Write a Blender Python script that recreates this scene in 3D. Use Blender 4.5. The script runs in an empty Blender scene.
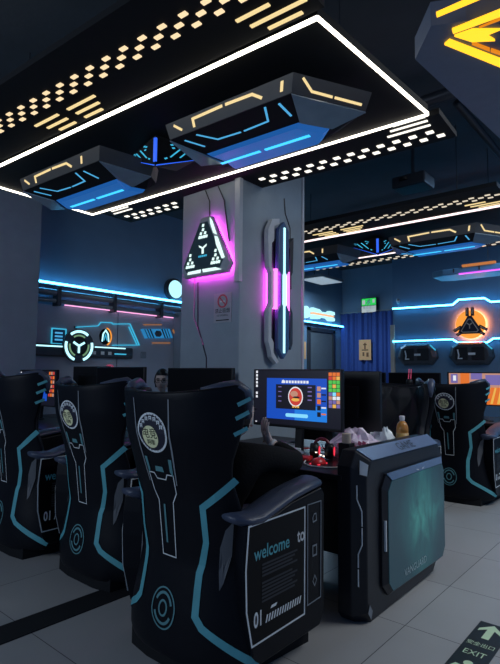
import bpy, bmesh, math, random
from mathutils import Vector, Matrix
random.seed(7)
PI = math.pi
scn = bpy.context.scene
COL = scn.collection

# ------------------------------------------------------------------ materials
def mat(name, col, rough=.5, metal=0., spec=.5, var=.12, scale=14., bump=0., coat=0., bscale=None):
    m = bpy.data.materials.new(name); m.use_nodes = True
    n = m.node_tree.nodes; l = m.node_tree.links
    p = n['Principled BSDF']
    p.inputs['Roughness'].default_value = rough; p.inputs['Metallic'].default_value = metal
    p.inputs['Specular IOR Level'].default_value = spec
    p.inputs['Coat Weight'].default_value = coat
    tc = n.new('ShaderNodeTexCoord')
    nz = n.new('ShaderNodeTexNoise'); nz.inputs['Scale'].default_value = scale; nz.inputs['Detail'].default_value = 4
    l.new(tc.outputs['Object'], nz.inputs['Vector'])
    mx = n.new('ShaderNodeMix'); mx.data_type = 'RGBA'
    mx.inputs[6].default_value = (*[c * (1 - var) for c in col], 1)
    mx.inputs[7].default_value = (*[min(1, c * (1 + var)) for c in col], 1)
    l.new(nz.outputs['Fac'], mx.inputs[0]); l.new(mx.outputs[2], p.inputs['Base Color'])
    if bump:
        b = n.new('ShaderNodeBump'); b.inputs['Strength'].default_value = bump; b.inputs['Distance'].default_value = .01
        n2 = n.new('ShaderNodeTexNoise'); n2.inputs['Scale'].default_value = bscale or scale * 6
        l.new(tc.outputs['Object'], n2.inputs['Vector'])
        l.new(n2.outputs['Fac'], b.inputs['Height']); l.new(b.outputs['Normal'], p.inputs['Normal'])
    return m

def em(name, col, s=1., base=.02):
    m = bpy.data.materials.new(name); m.use_nodes = True
    p = m.node_tree.nodes['Principled BSDF']
    p.inputs['Base Color'].default_value = (*[c * base for c in col], 1)
    p.inputs['Roughness'].default_value = .4
    p.inputs['Emission Color'].default_value = (*col, 1)
    p.inputs['Emission Strength'].default_value = s
    return m

def glass_mat(name, col, rough=.08, alpha=.35):
    m = bpy.data.materials.new(name); m.use_nodes = True
    p = m.node_tree.nodes['Principled BSDF']
    p.inputs['Base Color'].default_value = (*col, 1)
    p.inputs['Roughness'].default_value = rough
    p.inputs['Alpha'].default_value = alpha
    return m

def srgb(r, g, b):
    f = lambda c: (c / 255 / 12.92) if c / 255 <= .04045 else ((c / 255 + .055) / 1.055) ** 2.4
    return (f(r), f(g), f(b))

M = {}
M['leather'] = mat('black leatherette', (.009, .010, .013), .40, spec=.4, bump=.25, bscale=180)
M['shell'] = mat('chair back vinyl', (.0045, .0055, .009), .42, spec=.16, bump=.12, bscale=220)
M['pad'] = mat('padding with painted sheen', (.05, .065, .11), .36, spec=.5, bump=.2, bscale=160)  # bluish sheen of black leather put into the colour of wings and arm tops
M['black'] = mat('black plastic', (.008, .008, .010), .4, spec=.4)
M['matt'] = mat('matt black paint', (.010, .011, .013), .7, spec=.2)
M['teal'] = mat('teal print', (.10, .40, .46), .5, var=.2)
M['tealpale'] = mat('pale teal piping print', (.10, .27, .30), .5)
M['silver'] = mat('silver print', (.75, .80, .82), .45, var=.2)
M['grey_print'] = mat('grey print', (.22, .25, .28), .5)
M['dimgrey'] = mat('dim grey print', (.03, .034, .042), .6)
M['white_print'] = mat('white print', (.62, .64, .65), .5)
M['yellow_print'] = mat('pale yellow print', (.85, .85, .50), .5)
M['deep'] = mat('deep black print', (.003, .003, .0045), .45, spec=.15)
M['navy'] = mat('navy print', (.012, .012, .03), .5)
M['blue_print'] = mat('blue arm print', (.03, .09, .16), .3, var=.6, scale=5)
M['concrete'] = mat('grey painted plaster', (.26, .32, .375), .6, var=.14, scale=5, bump=.12, bscale=30)
M['wall'] = mat('blue grey wall paint', (.16, .25, .36), .65, var=.12, scale=3, bump=.08, bscale=60)
M['walldark'] = mat('grey wall panel', (.40, .43, .50), .6, var=.12, scale=2)
M['wallright'] = mat('slate wall paint', (.11, .20, .31), .6, var=.12, scale=3)
M['ceiling'] = mat('dark ceiling paint', (.05, .055, .062), .8, var=.35, scale=2, bump=.3, bscale=12)
M['trimgrey'] = mat('light grey trim paint', (.50, .53, .58), .45)
M['metal'] = mat('brushed grey metal', (.30, .32, .34), .35, metal=.7)
M['darkmetal'] = mat('dark gunmetal', (.05, .055, .065), .4, metal=.3)
M['lampgrey'] = mat('lamp charcoal shell', (.05, .055, .062), .5, var=.1)
M['acrylic'] = mat('frosted acrylic edge', (.25, .34, .42), .15, spec=.6)
M['case'] = mat('graphite panel', (.015, .017, .023), .36, spec=.35, bump=.05)
M['caseedge'] = mat('slate bevel panel', (.12, .15, .24), .32, spec=.5)
M['curtain'] = mat('blue curtain cloth', (.035, .08, .30), .8, var=.2, bump=.2)
M['paper'] = mat('notice paper', (.95, .45, .20), .7, var=.2, scale=8)
M['ink'] = mat('brown ink', (.22, .08, .03), .7)
M['door'] = mat('grey door paint', (.13, .155, .175), .5)
M['skin'] = mat('skin', (.72, .56, .50), .5, var=.06)
M['hair'] = mat('black hair', (.010, .009, .010), .5, bump=.4, bscale=90)
M['cloth_black'] = mat('black jacket cloth', (.008, .008, .009), .85, spec=.2, bump=.3)
M['red_plastic'] = mat('red plastic', (.75, .03, .04), .35, var=.05)
M['white_plastic'] = mat('white plastic', (.72, .72, .74), .4)
M['bag_white'] = mat('white plastic film', (.72, .80, .92), .3, var=.25, scale=20)
M['bag_pink'] = mat('lilac plastic film', (.80, .68, .86), .3, var=.25, scale=20)
M['tea'] = mat('amber tea', (.50, .22, .05), .15, var=.3, scale=25)
M['label'] = mat('bottle label', (.42, .27, .08), .5, var=.5, scale=40)
M['beige'] = mat('beige card', (.60, .50, .40), .6)
M['sign_black'] = mat('floor sign black', (.008, .014, .014), .45)
M['lum'] = mat('luminous pale green', (.62, .80, .52), .5, var=.08)
M['tape'] = mat('black rubber strip', (.006, .007, .010), .7)
M['glass'] = glass_mat('clear acrylic', (.30, .40, .45), .08, .25)
M['blue_frost'] = mat('blue frosted glass', (.05, .16, .34), .2)
M['signgrey'] = mat('sign grey', (.34, .36, .40), .5)
M['red_ink'] = mat('red ink', (.55, .06, .10), .5)

E_ = {}
E_['led'] = em('warm white led tube', (1., .93, .80), 4.2)
E_['ledfar'] = em('pinkish white led tube', (1., .80, .80), 1.7)
E_['cellfar'] = em('dim warm light cell', (1., .86, .66), .75)
E_['cell'] = em('warm light cell', (1., .76, .45), 1.05)
E_['cellw'] = em('white light cell', (1., .95, .85), 1.3)
E_['warm'] = em('yellow light slit', (1., .76, .36), .95)
E_['blue'] = em('blue light slit', (.10, .52, .95), .75)
E_['bluebar'] = em('bright blue light bar', (.05, .55, 1.), 1.4)
E_['bluepanel'] = em('blue glowing panel', (.02, .17, .62), .55)
E_['royal'] = em('royal blue light bar', (.03, .14, .95), 1.0)
E_['cyan'] = em('cyan neon', (.08, .50, 1.), 11.)
E_['cyanthin'] = em('thin cyan neon', (.06, .55, .85), .8)
E_['cyanwhite'] = em('white cyan light', (.45, .9, 1.), 1.6)
E_['mag'] = em('magenta led', (1., .05, .80), 32.)
E_['pinkbar'] = em('pink light bar', (1., .18, .80), 2.2)
E_['signwhite'] = em('white sign light', (.75, 1., .95), 1.15)
E_['orange'] = em('orange glow disc', (1., .36, .05), 1.0)
E_['orangeback'] = em('orange back led', (1., .20, .05), 60.)
E_['yellow'] = em('amber arrow light', (1., .50, .02), 1.7)
E_['yellowrim'] = em('deep amber light', (1., .30, .01), .8)
E_['purple'] = em('purple strip', (.75, .12, 1.), 1.3)
E_['palegrn'] = em('exit green', (.03, .75, .12), .8)
E_['exitwhite'] = em('exit white', (.75, .9, .95), .5)
E_['screen_dark'] = em('screen dark', (.010, .010, .022), .6)
E_['screen_blue'] = em('screen blue', (.010, .09, .62), .8)
E_['screen_blue2'] = em('screen light blue', (.015, .22, .80), .9)
E_['screen_cyan'] = em('screen cyan button', (.25, .72, 1.), 1.0)
E_['screen_white'] = em('screen white', (.85, .88, .95), .9)
E_['screen_red'] = em('screen red', (.70, .06, .04), .8)
E_['screen_orange'] = em('screen orange', (1., .22, .03), .75)
E_['screen_peach'] = em('screen peach', (.85, .42, .30), .6)
E_['screen_green'] = em('screen green', (.12, .75, .10), .7)
E_['screen_yellow'] = em('screen yellow', (1., .55, .10), .8)
E_['screen_violet'] = em('screen violet', (.28, .22, .65), .6)
E_['pinkloop'] = em('pink ring light', (1., .12, .28), .35)
E_['redglow'] = em('red glow', (1., .04, .08), 1.0)
E_['whiteglow'] = em('white glow dot', (1., .8, .65), 2.0)
E_['bigroundel'] = em('round cyan white lamp', (.45, .88, 1.), 1.25)

# teal display window: swirling creature-like picture lit from within
def display_mat():
    m = bpy.data.materials.new('teal display glass'); m.use_nodes = True
    n = m.node_tree.nodes; l = m.node_tree.links; p = n['Principled BSDF']
    tc = n.new('ShaderNodeTexCoord'); mp = n.new('ShaderNodeMapping'); mp.inputs['Scale'].default_value = (8, 1, 4.0)
    l.new(tc.outputs['Object'], mp.inputs['Vector'])
    nz = n.new('ShaderNodeTexNoise'); nz.inputs['Scale'].default_value = 1.0; nz.inputs['Detail'].default_value = 6; nz.inputs['Distortion'].default_value = 1.4
    l.new(mp.outputs['Vector'], nz.inputs['Vector'])
    # bright middle figure
    sp = n.new('ShaderNodeSeparateXYZ'); l.new(tc.outputs['Object'], sp.inputs[0])
    def mth(op, a, b=None):
        k = n.new('ShaderNodeMath'); k.operation = op
        for i, v in enumerate((a, b)):
            if v is None: continue
            if isinstance(v, (int, float)): k.inputs[i].default_value = v
            else: l.new(v, k.inputs[i])
        return k.outputs[0]
    dx = mth('ABSOLUTE', mth('SUBTRACT', sp.outputs[0], .74)); dz = mth('ABSOLUTE', mth('SUBTRACT', sp.outputs[2], .47))
    fig = mth('SUBTRACT', 1.0, mth('ADD', mth('MULTIPLY', dx, 2.2), mth('MULTIPLY', dz, 1.5)))
    fac = mth('MULTIPLY', mth('MAXIMUM', fig, 0.02), mth('MULTIPLY', nz.outputs['Fac'], 1.5))
    cr = n.new('ShaderNodeValToRGB'); e = cr.color_ramp.elements
    e[0].position = .0; e[0].color = (.006, .026, .040, 1); e[1].position = .85; e[1].color = (.035, .20, .19, 1)
    k = e.new(.35); k.color = (.010, .062, .075, 1)
    l.new(fac, cr.inputs[0]); l.new(cr.outputs[0], p.inputs['Emission Color']); p.inputs['Emission Strength'].default_value = .85
    p.inputs['Base Color'].default_value = (.01, .02, .025, 1); p.inputs['Roughness'].default_value = .25
    return m
M['display'] = display_mat()

def floor_mat():
    m = bpy.data.materials.new('grey floor tiles'); m.use_nodes = True
    n = m.node_tree.nodes; l = m.node_tree.links; p = n['Principled BSDF']
    tc = n.new('ShaderNodeTexCoord'); sp = n.new('ShaderNodeSeparateXYZ'); l.new(tc.outputs['Object'], sp.inputs[0])
    def mth(op, a, b=None, c=None):
        k = n.new('ShaderNodeMath'); k.operation = op
        for i, v in enumerate((a, b, c)):
            if v is None: continue
            if isinstance(v, (int, float)): k.inputs[i].default_value = v
            else: l.new(v, k.inputs[i])
        return k.outputs[0]
    u = mth('DIVIDE', mth('ADD', sp.outputs[0], .687 * 10 - 2.749), .687)
    v = mth('DIVIDE', mth('ADD', sp.outputs[1], .713 * 10 - 1.221), .713)
    def edge(a, sz):
        fr = mth('FRACT', a); d = mth('MINIMUM', fr, mth('SUBTRACT', 1., fr)); return mth('MULTIPLY', d, sz)
    dj = mth('MINIMUM', edge(u, .687), edge(v, .713))
    joint = mth('LESS_THAN', dj, .0022)
    cid = n.new('ShaderNodeCombineXYZ'); l.new(mth('FLOOR', u), cid.inputs[0]); l.new(mth('FLOOR', v), cid.inputs[1])
    wn = n.new('ShaderNodeTexWhiteNoise'); l.new(cid.outputs[0], wn.inputs['Vector'])
    nz = n.new('ShaderNodeTexNoise'); nz.inputs['Scale'].default_value = 3.5; nz.inputs['Detail'].default_value = 6; l.new(tc.outputs['Object'], nz.inputs['Vector'])
    f = mth('ADD', mth('MULTIPLY', wn.outputs['Value'], .35), mth('MULTIPLY', nz.outputs['Fac'], .65))
    mx = n.new('ShaderNodeMix'); mx.data_type = 'RGBA'; mx.inputs[6].default_value = (.32, .32, .32, 1); mx.inputs[7].default_value = (.42, .42, .42, 1)
    l.new(f, mx.inputs[0])
    m2 = n.new('ShaderNodeMix'); m2.data_type = 'RGBA'; m2.inputs[7].default_value = (.05, .05, .055, 1)
    l.new(joint, m2.inputs[0]); l.new(mx.outputs[2], m2.inputs[6]); l.new(m2.outputs[2], p.inputs['Base Color'])
    l.new(mth('ADD', .38, mth('MULTIPLY', nz.outputs['Fac'], .2)), p.inputs['Roughness'])
    return m
M['floor'] = floor_mat()

# ------------------------------------------------------------------ object helpers
def tagit(o, label, cat, group=None, kind=None):
    o['label'] = label; o['category'] = cat
    if group: o['group'] = group
    if kind: o['kind'] = kind
    return o

def thing(name, label, cat, loc=(0, 0, 0), rz=0, group=None):
    o = bpy.data.objects.new(name, None); COL.objects.link(o)
    o.empty_display_size = .1
    o.location = loc; o.rotation_euler = (0, 0, rz)
    return tagit(o, label, cat, group)

class MB:
    def __init__(s): s.v = []; s.f = []; s.mi = []; s.cur = 0
    def pts(s, P):
        b = len(s.v); s.v.extend([tuple(p) for p in P]); return list(range(b, b + len(P)))
    def face(s, idx): s.f.append(tuple(idx)); s.mi.append(s.cur)
    def poly(s, P): s.face(s.pts(P)); return s
    def loft(s, rings, closed=True, cap=True):
        ids = [s.pts(r) for r in rings]; n = len(ids[0])
        for a, b in zip(ids[:-1], ids[1:]):
            for i in range(n if closed else n - 1):
                j = (i + 1) % n; s.face((a[i], a[j], b[j], b[i]))
        if cap and closed:
            s.face(ids[0][::-1]); s.face(ids[-1])
        return s
    def prism(s, P, d):
        d = Vector(d); return s.loft([P, [Vector(p) + d for p in P]])
    def box(s, lo, hi):
        x0, y0, z0 = lo; x1, y1, z1 = hi
        return s.prism([(x0, y0, z0), (x1, y0, z0), (x1, y1, z0), (x0, y1, z0)], (0, 0, z1 - z0))
    def tube(s, path, r, n=8, closed=False, cap=True):
        path = [Vector(p) for p in path]; N = len(path); rings = []
        for i, p in enumerate(path):
            rr = r[i] if isinstance(r, (list, tuple)) else r
            if closed: t = path[(i + 1) % N] - path[i - 1]
            else: t = path[min(i + 1, N - 1)] - path[max(i - 1, 0)]
            t = t.normalized(); h = Vector((0, 0, 1)) if abs(t.z) < .9 else Vector((1, 0, 0))
            a = t.cross(h).normalized(); b = t.cross(a).normalized()
            rings.append([p + a * rr * math.cos(2 * PI * k / n) + b * rr * math.sin(2 * PI * k / n) for k in range(n)])
        if closed: rings.append(rings[0])
        return s.loft(rings, cap=cap and not closed)
    def lathe(s, prof, c=(0, 0, 0), n=20, axis='z'):
        rings = []
        for r, h in prof:
            ring = []
            for k in range(n):
                a = 2 * PI * k / n
                if axis == 'z': q = (c[0] + r * math.cos(a), c[1] + r * math.sin(a), c[2] + h)
                else: q = (c[0] + r * math.cos(a), c[1] - h, c[2] + r * math.sin(a))
                ring.append(q)
            rings.append(ring)
        return s.loft(rings)
    def bar2(s, path, w, y, d, closed=False):
        """flat bar following a path in the local XZ plane (front at y, going back by d)"""
        P = [Vector((p[0], p[1])) for p in path]; N = len(P); L = []; Rr = []
        for i in range(N):
            a = P[i - 1] if (i > 0 or closed) else None; b = P[(i + 1) % N] if (i < N - 1 or closed) else None
            d1 = (P[i] - a).normalized() if a is not None else None; d2 = (b - P[i]).normalized() if b is not None else None
            if d1 is None: d1 = d2
            if d2 is None: d2 = d1
            n1 = Vector((-d1.y, d1.x)); n2 = Vector((-d2.y, d2.x)); m = (n1 + n2)
            m = m.normalized() if m.length > 1e-6 else n1
            k = w / 2 / max(.35, m.dot(n1)); L.append(P[i] + m * k); Rr.append(P[i] - m * k)
        rings = [[(L[i].x, y, L[i].y), (Rr[i].x, y, Rr[i].y), (Rr[i].x, y + d, Rr[i].y), (L[i].x, y + d, L[i].y)] for i in range(N)]
        if closed: rings.append(rings[0])
        return s.loft(rings, cap=not closed)
    def build(s, name, m, parent=None, smooth=False, bevel=0, seg=2, loc=None, rz=None, mats=None):
        me = bpy.data.meshes.new(name); me.from_pydata(s.v, [], s.f); me.update()
        for k in (mats or [m]): me.materials.append(k)
        if mats:
            for p, i in zip(me.polygons, s.mi): p.material_index = i
        bm = bmesh.new(); bm.from_mesh(me); bmesh.ops.remove_doubles(bm, verts=bm.verts, dist=1e-6)
        bmesh.ops.recalc_face_normals(bm, faces=bm.faces); bm.to_mesh(me); bm.free()
        if smooth:
            for p in me.polygons: p.use_smooth = True
        o = bpy.data.objects.new(name, me); COL.objects.link(o)
        if parent: o.parent = parent
        if loc is not None: o.location = loc
        if rz is not None: o.rotation_euler = (0, 0, rz)
        if bevel:
            b = o.modifiers.new('Bevel', 'BEVEL'); b.width = bevel; b.segments = seg; b.limit_method = 'ANGLE'; b.angle_limit = .6
        return o

def struct(o): o['kind'] = 'structure'; return o
def kids(o): return list(o.children)
def copy_tree(o, parent=None):
    c = o.copy(); COL.objects.link(c)
    if parent: c.parent = parent; c.matrix_parent_inverse = o.matrix_parent_inverse.copy()
    for ch in kids(o): copy_tree(ch, c)
    return c
def put(o, loc, rz, label, group=None):
    o.location = loc; o.rotation_euler = (0, 0, rz); o['label'] = label
    if group: o['group'] = group
    return o

def text_mesh(body, size, align='LEFT', bold=0.):
    cu = bpy.data.curves.new('lettering', 'FONT'); cu.body = body; cu.size = size; cu.align_x = align
    cu.offset = bold * size; cu.fill_mode = 'BOTH'; cu.resolution_u = 3
    o = bpy.data.objects.new('lettering', cu); COL.objects.link(o)
    bpy.context.view_layer.update()
    me = bpy.data.meshes.new_from_object(o.evaluated_get(bpy.context.evaluated_depsgraph_get()))
    V = [tuple(v.co) for v in me.vertices]; Fc = [tuple(p.vertices) for p in me.polygons]
    bpy.data.objects.remove(o); bpy.data.curves.remove(cu); bpy.data.meshes.remove(me)
    return V, Fc
def add_text(mb, body, size, fn, align='LEFT', sx=1., bold=0.):
    V, Fc = text_mesh(body, size, align, bold)
    ids = mb.pts([fn(x * sx, y) for x, y, z in V])
    for f in Fc: mb.face([ids[i] for i in f])
    return mb

def ell(cx, cz, rx, rz, n=28, a0=0., a1=2 * PI):
    return [(cx + rx * math.cos(a0 + (a1 - a0) * k / n), cz + rz * math.sin(a0 + (a1 - a0) * k / n)) for k in range(n + (0 if abs(a1 - a0 - 2 * PI) < 1e-6 else 1))]
def P3(pts, y): return [(p[0], y, p[1]) for p in pts]

# ================================================================== ROOM SHELL
HC = 4.2
def boxo(name, lo, hi, m, **k): return struct(MB().box(lo, hi).build(name, m, **k))
boxo('floor', (-2.5, -3.5, -.06), (13, 8, 0), M['floor'])
boxo('ceiling', (-2.5, -3.5, HC), (13, 8, HC + .1), M['ceiling'])
YW = 7.0
boxo('wall_left', (-2.5, YW, 0), (13, YW + .15, HC), M['wall'])
boxo('wall_right', (9.5, -3.5, 0), (9.65, 4.38, HC), M['wallright'])
boxo('wall_back', (12.05, 4.4, 0), (12.2, YW, HC), M['wall'])
boxo('wall_recess', (9.65, 4.25, 0), (12.05, 4.38, HC), M['wallright'])
struct(MB().box((9.46, 4.34, 0), (9.52, 4.42, 2.35)).build('trim_1', M['beige']))
# lower panelling on the left wall, grey, below the pipe rail
lp = MB()
for a, b in ((2.0, 4.85), (4.87, 6.35), (6.37, 9.2)): lp.box((a, YW - .03, 0), (b, YW, 2.33))
struct(lp.build('wall_left_panel', M['walldark']))
struct(MB().box((6.05, YW - .22, 0), (6.42, YW - .03, 2.45)).build('column_wall', M['concrete'], bevel=.01))

# big square column in the desk row
cx0, cy0, cx1, cy1 = 3.33, 2.97, 4.31, 3.74
struct(MB().box((cx0, cy0, 0), (cx1, cy1, HC)).build('column', M['concrete'], bevel=.012))
struct(MB().box((2.35, 6.60, 0), (3.325, YW, HC)).build('column_left', M['concrete'], bevel=.012))
struct(MB().box((cx0 - .025, cy0 - .012, 2.17), (cx0 + .02, cy0 + .05, HC)).build('trim_2', M['trimgrey'], bevel=.004))
struct(MB().box((cx1 - .02, cy0 - .012, 0), (cx1 + .012, cy0 + .03, HC)).build('trim_3', M['trimgrey'], bevel=.004))
# grooves on the column faces: left face local frame -> y along -X
def on_left(u, v, d=0.): return (cx0 - d, u, v)      # u = world Y, v = z
g = MB()
for path in ([(3.50, 2.22), (3.49, 1.80), (3.37, 1.50), (3.36, .9)], [(3.42, 3.10), (3.36, 2.98), (3.355, 2.80)], [(3.25, 3.10), (3.17, 2.95), (3.10, 2.55)]):
    g.tube([on_left(u, v, .004) for u, v in path], .006, 6)
struct(g.build('trim_4', M['darkmetal']))
g = MB()
for path in ([(3.98, 3.10), (4.0, 2.95), (4.08, 2.82), (4.10, 2.2)],):
    g.tube([(u, cy0 - .004, v) for u, v in path], .006, 6)
struct(g.build('trim_5', M['darkmetal']))

# ================================================================== CEILING LIGHT TRAYS
Acn, Bcn, Ccn, Dcn = (2.013, 1.301), (3.273, 1.237), (3.067, 4.943), (1.78, 4.885)
TC = (2.53, 3.09); ZT = 3.10
def rel(p): return (p[0] - TC[0], p[1] - TC[1])
A, B, C_, D = map(rel, (Acn, Bcn, Ccn, Dcn))
def lerp(p, q, t): return (p[0] + (q[0] - p[0]) * t, p[1] + (q[1] - p[1]) * t)
def make_tray(label, cut=True):
    t = thing('ceiling_light_tray', label, 'ceiling light', (TC[0], TC[1], ZT), 0, None)
    b = MB().prism([(p[0], p[1], .012) for p in (A, B, C_, D)], (0, 0, .06)); b.build('tray_board', M['matt'], t)
    for p, q in ((A, B), (B, C_), (C_, D), (D, A)):
        v = Vector((q[0] - p[0], q[1] - p[1])).normalized(); n = Vector((-v.y, v.x)) * (.005 if cut else .004)
        MB().prism([(p[0] - n.x, p[1] - n.y, -.004), (q[0] - n.x, q[1] - n.y, -.004), (q[0] + n.x, q[1] + n.y, -.004), (p[0] + n.x, p[1] + n.y, -.004)], (0, 0, .022)).build('led_tube', E_['led'] if cut else E_['ledfar'], t)
    # perforated wings either side
    for side, e in ((-1, (A, D)), (1, (B, C_))):
        p, q = e; v = Vector((q[0] - p[0], q[1] - p[1])); Ln = v.length; v.normalize(); n = Vector((v.y, -v.x)) * (1 if side > 0 else -1)
        if n.x * side < 0: n = -n
        def w2(a, c): return (p[0] + v.x * a + n.x * c, p[1] + v.y * a + n.y * c)
        wid = .62 if side < 0 else .46
        MB().prism([(*w2(-.06, .04), .01), (*w2(-.06, wid), .01), (*w2(Ln - .1, wid), .01), (*w2(Ln - .1, .04), .01)], (0, 0, .04)).build('perforated_wing', M['matt'], t)
        def cell(mb, a, c, la, lc):
            mb.prism([(*w2(a, c), .003), (*w2(a + la, c), .003), (*w2(a + la, c + lc), .003), (*w2(a, c + lc), .003)], (0, 0, .008))
        cells = []
        if side < 0:
            for i in range(25):
                for r in range(3): cells.append((-.10 + i * .1495 + r * .072, (.394, .349, .302)[r], .048, .025, i, r))
        else:
            for i in range(28):
                for r in range(2): cells.append((.0 + i * .125 + r * .05, (.345, .250)[r] , .052, .040, i, r))
        mm = (E_['cell'] if side < 0 else E_['cellw']) if cut else E_['cellfar']
        for a, c, la, lc, i, r in cells:
            if a + la > Ln - .12: continue
            if cut and side > 0 and 1.60 < a < 2.66: continue          # cut away around the column
            m_ = MB(); cell(m_, a, c, la, lc); m_.build('light_cell', mm, t)
        # long light bars in groups of three
        if side < 0:
            bars = [(.14, .34, .205), (-.02, .305, .131), (.04, .24, .066)]
            for k in range(2):
                o_ = 1.60 * k
                bars += [(1.494 + o_, 1.786 + o_, .197), (1.54 + o_, 1.784 + o_, .130), (1.59 + o_, 1.78 + o_, .066), (1.897 + o_, 2.181 + o_, .197), (1.893 + o_, 2.135 + o_, .129), (1.893 + o_, 2.086 + o_, .063)]
        else: bars = [(.03, .256, .012), (.033, .30, .078), (.037, .35, .150), (3.18, 3.45, .05), (3.2, 3.5, .12)]
        for a, a2, c in bars:
            if a2 > Ln: continue
            m_ = MB(); cell(m_, a, c, a2 - a, .02); m_.build('light_bar', E_['warm'] if side < 0 else E_['cellw'], t)
    # hanging rods
    for p, q in ((A, C_), (B, D)):
        for k in (.15, .85):
            x, y = lerp(p, q, k); MB().tube([(x, y, .07), (x, y, HC - ZT)], .006, 6).build('suspension_rod', M['darkmetal'], t)
    return t
tray1 = make_tray('long rectangular white led light tray hanging over the near row of desks')
tray2 = make_tray('far rectangular light tray with pinkish led edges beyond the column', False)
tray2.location = (TC[0] + 3.62, TC[1], ZT); tray2.rotation_euler = (0, 0, math.radians(-2.2))

# elongated hexagonal lamps under the trays -------------------------------------------------
def hexring(hw, hs, ht, z, e0=(0, 0), e1=(0, 0)):
    f = .15 - .02 * (z < -.12)
    return [(-hw, -hs - e0[0], z), (.02, -ht - e0[1], z), (f, -hs - e0[0], z), (f, hs + e1[0], z), (.02, ht + e1[1], z), (-hw, hs + e1[0], z)]
def make_hexlamp(label, lit_ends=(), e0=(0, 0), e1=(0, 0), us=1.):
    hexring = lambda hw, hs, ht, z: globals()['hexring'](hw, hs, ht, z, e0, e1)
    t = thing('hexagon_lamp', label, 'hanging lamp', (0, 0, 0), 0, 'hexagonal lamps under the light trays')
    zt, zm, zb = .0, -.10, -.135
    R0, R1, R2 = hexring(.42, .50, .76, zt), hexring(.40, .475, .72, zm), hexring(.16, .38, .50, zb)
    MB().loft([hexring(.42, .50, .76, zt), R1]).build('upper_shell', M['lampgrey'], t)
    MB().loft([[Vector(p) + Vector((0, 0, -.001)) for p in hexring(.395, .47, .71, zm)], R2]).build('lower_shell', M['matt'], t)
    MB().loft([[Vector(p) + Vector((0, 0, -.001)) for p in hexring(.155, .37, .485, zb)], [Vector(p) + Vector((0, 0, -.02)) for p in hexring(.13, .34, .44, zb)]]).build('glow_panel', E_['bluepanel'], t)
    MB().box((-.022, -.36, zb - .026), (.002, -.02, zb - .021)).build('light_bar', E_['bluebar'], t)
    MB().box((-.022, .02, zb - .026), (.002, .36, zb - .021)).build('light_bar', E_['bluebar'], t)
    # acrylic end facets
    F1, F2 = [Vector(p) for p in hexring(.40, .475, .72, zm)], [Vector(p) for p in hexring(.16, .38, .50, zb)]
    for i, j in ((0, 1), (4, 5)):
        q = [F1[i], F1[j], F2[j], F2[i]]; nn = (q[1] - q[0]).cross(q[3] - q[0]).normalized()
        if nn.z > 0: nn = -nn
        MB().prism([p + nn * .004 for p in q], nn * .008).build('acrylic_facet', M['acrylic'], t)
    # light slits: quads on the sloped faces
    def on_face(a, b, c, d, paths, w, m, name):
        """a,b lower edge / d,c upper edge corner points (bottom-left, bottom-right, top-right, top-left); paths in (u,v)"""
        a, b, c, d = map(Vector, (a, b, c, d))
        nn = (b - a).cross(d - a).normalized()
        cen = (a + b + c + d) / 4
        if nn.dot(Vector((cen.x, cen.y, -.05))) < 0: nn = -nn
        L = (b - a).length; Hh = (d - a).length
        def at(u, v): return (a * (1 - u) + b * u) * (1 - v) + (d * (1 - u) + c * u) * v
        for path in paths:
            mb = MB(); P = [Vector((p[0] * L, p[1] * Hh)) for p in path]; Lh = []; Rh = []
            for i in range(len(P)):
                d1 = (P[i] - P[i - 1]).normalized() if i else (P[1] - P[0]).normalized(); d2 = (P[i + 1] - P[i]).normalized() if i < len(P) - 1 else d1
                n1 = Vector((-d1.y, d1.x)); mm = (n1 + Vector((-d2.y, d2.x))).normalized(); k = w / 2 / max(.4, mm.dot(n1))
                Lh.append(P[i] + mm * k); Rh.append(P[i] - mm * k)
            rr = []
            for l_, r_ in zip(Lh, Rh):
                q1 = at(l_.x / L, l_.y / Hh); q2 = at(r_.x / L, r_.y / Hh)
                rr.append([q1 + nn * .004, q2 + nn * .004, q2 - nn * .002, q1 - nn * .002])
            mb.loft(rr).build(name, m, t)
    up_main = [[(.07, .75), (.13, .30)], [(.24, .18), (.24, .70), (.49, .76)], [(.515, .76), (.72, .72), (.79, .32)], [(.93, .25), (.93, .78)]]
    lo_main = [[(.07, .80), (.11, .30)], [(.20, .85), (.28, .40), (.50, .36)], [(.53, .36), (.76, .40), (.80, .90)], [(.90, .85), (.95, .30)]]
    ch_up = [[(.12, .85), (.25, .30), (.52, .28)], [(.55, .28), (.92, .26)]]
    ch_lo = [[(.20, .30), (.40, .68), (.85, .62)]]
    R0, R1 = [Vector(p) for p in hexring(.42, .50, .76, zt)], [Vector(p) for p in hexring(.40, .475, .72, zm)]
    Q1, Q2 = [Vector(p) for p in hexring(.395, .47, .71, zm)], [Vector(p) for p in hexring(.16, .38, .50, zb)]
    # ring order: 0 (-,-) 1 tip(-) 2 (+,-) 3 (+,+) 4 tip(+) 5 (-,+); straight faces 5-0 and 2-3
    for i, j, st in ((5, 0, 1), (0, 1, 0), (4, 5, 0)):
        if not st and (1 if i > 2 else -1) not in lit_ends: continue
        flip = (i, j) in ((1, 2), (4, 5))
        fp = (lambda P: [[(1 - u, v) for u, v in p] for p in P]) if flip else (lambda P: [[(u * us, v) for u, v in p] for p in P])
        on_face(R1[i], R1[j], R0[j], R0[i], fp(up_main if st else ch_up), .017 if st else .014, E_['warm'], 'light_slit')
        on_face(Q2[i], Q2[j], Q1[j], Q1[i], fp(lo_main if st else ch_lo), .012, E_['blue'], 'light_slit')
    for y in (-.3, .3): MB().tube([(0, y, 0), (0, y, .122)], .012, 8).build('hanger', M['darkmetal'], t)
    return t
RT = math.radians(3.2); ZH = 2.99
hx = make_hexlamp('', (-1,), e1=(0, -.14)); hy = make_hexlamp('', (), e0=(.10, -.06), us=.86)
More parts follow.
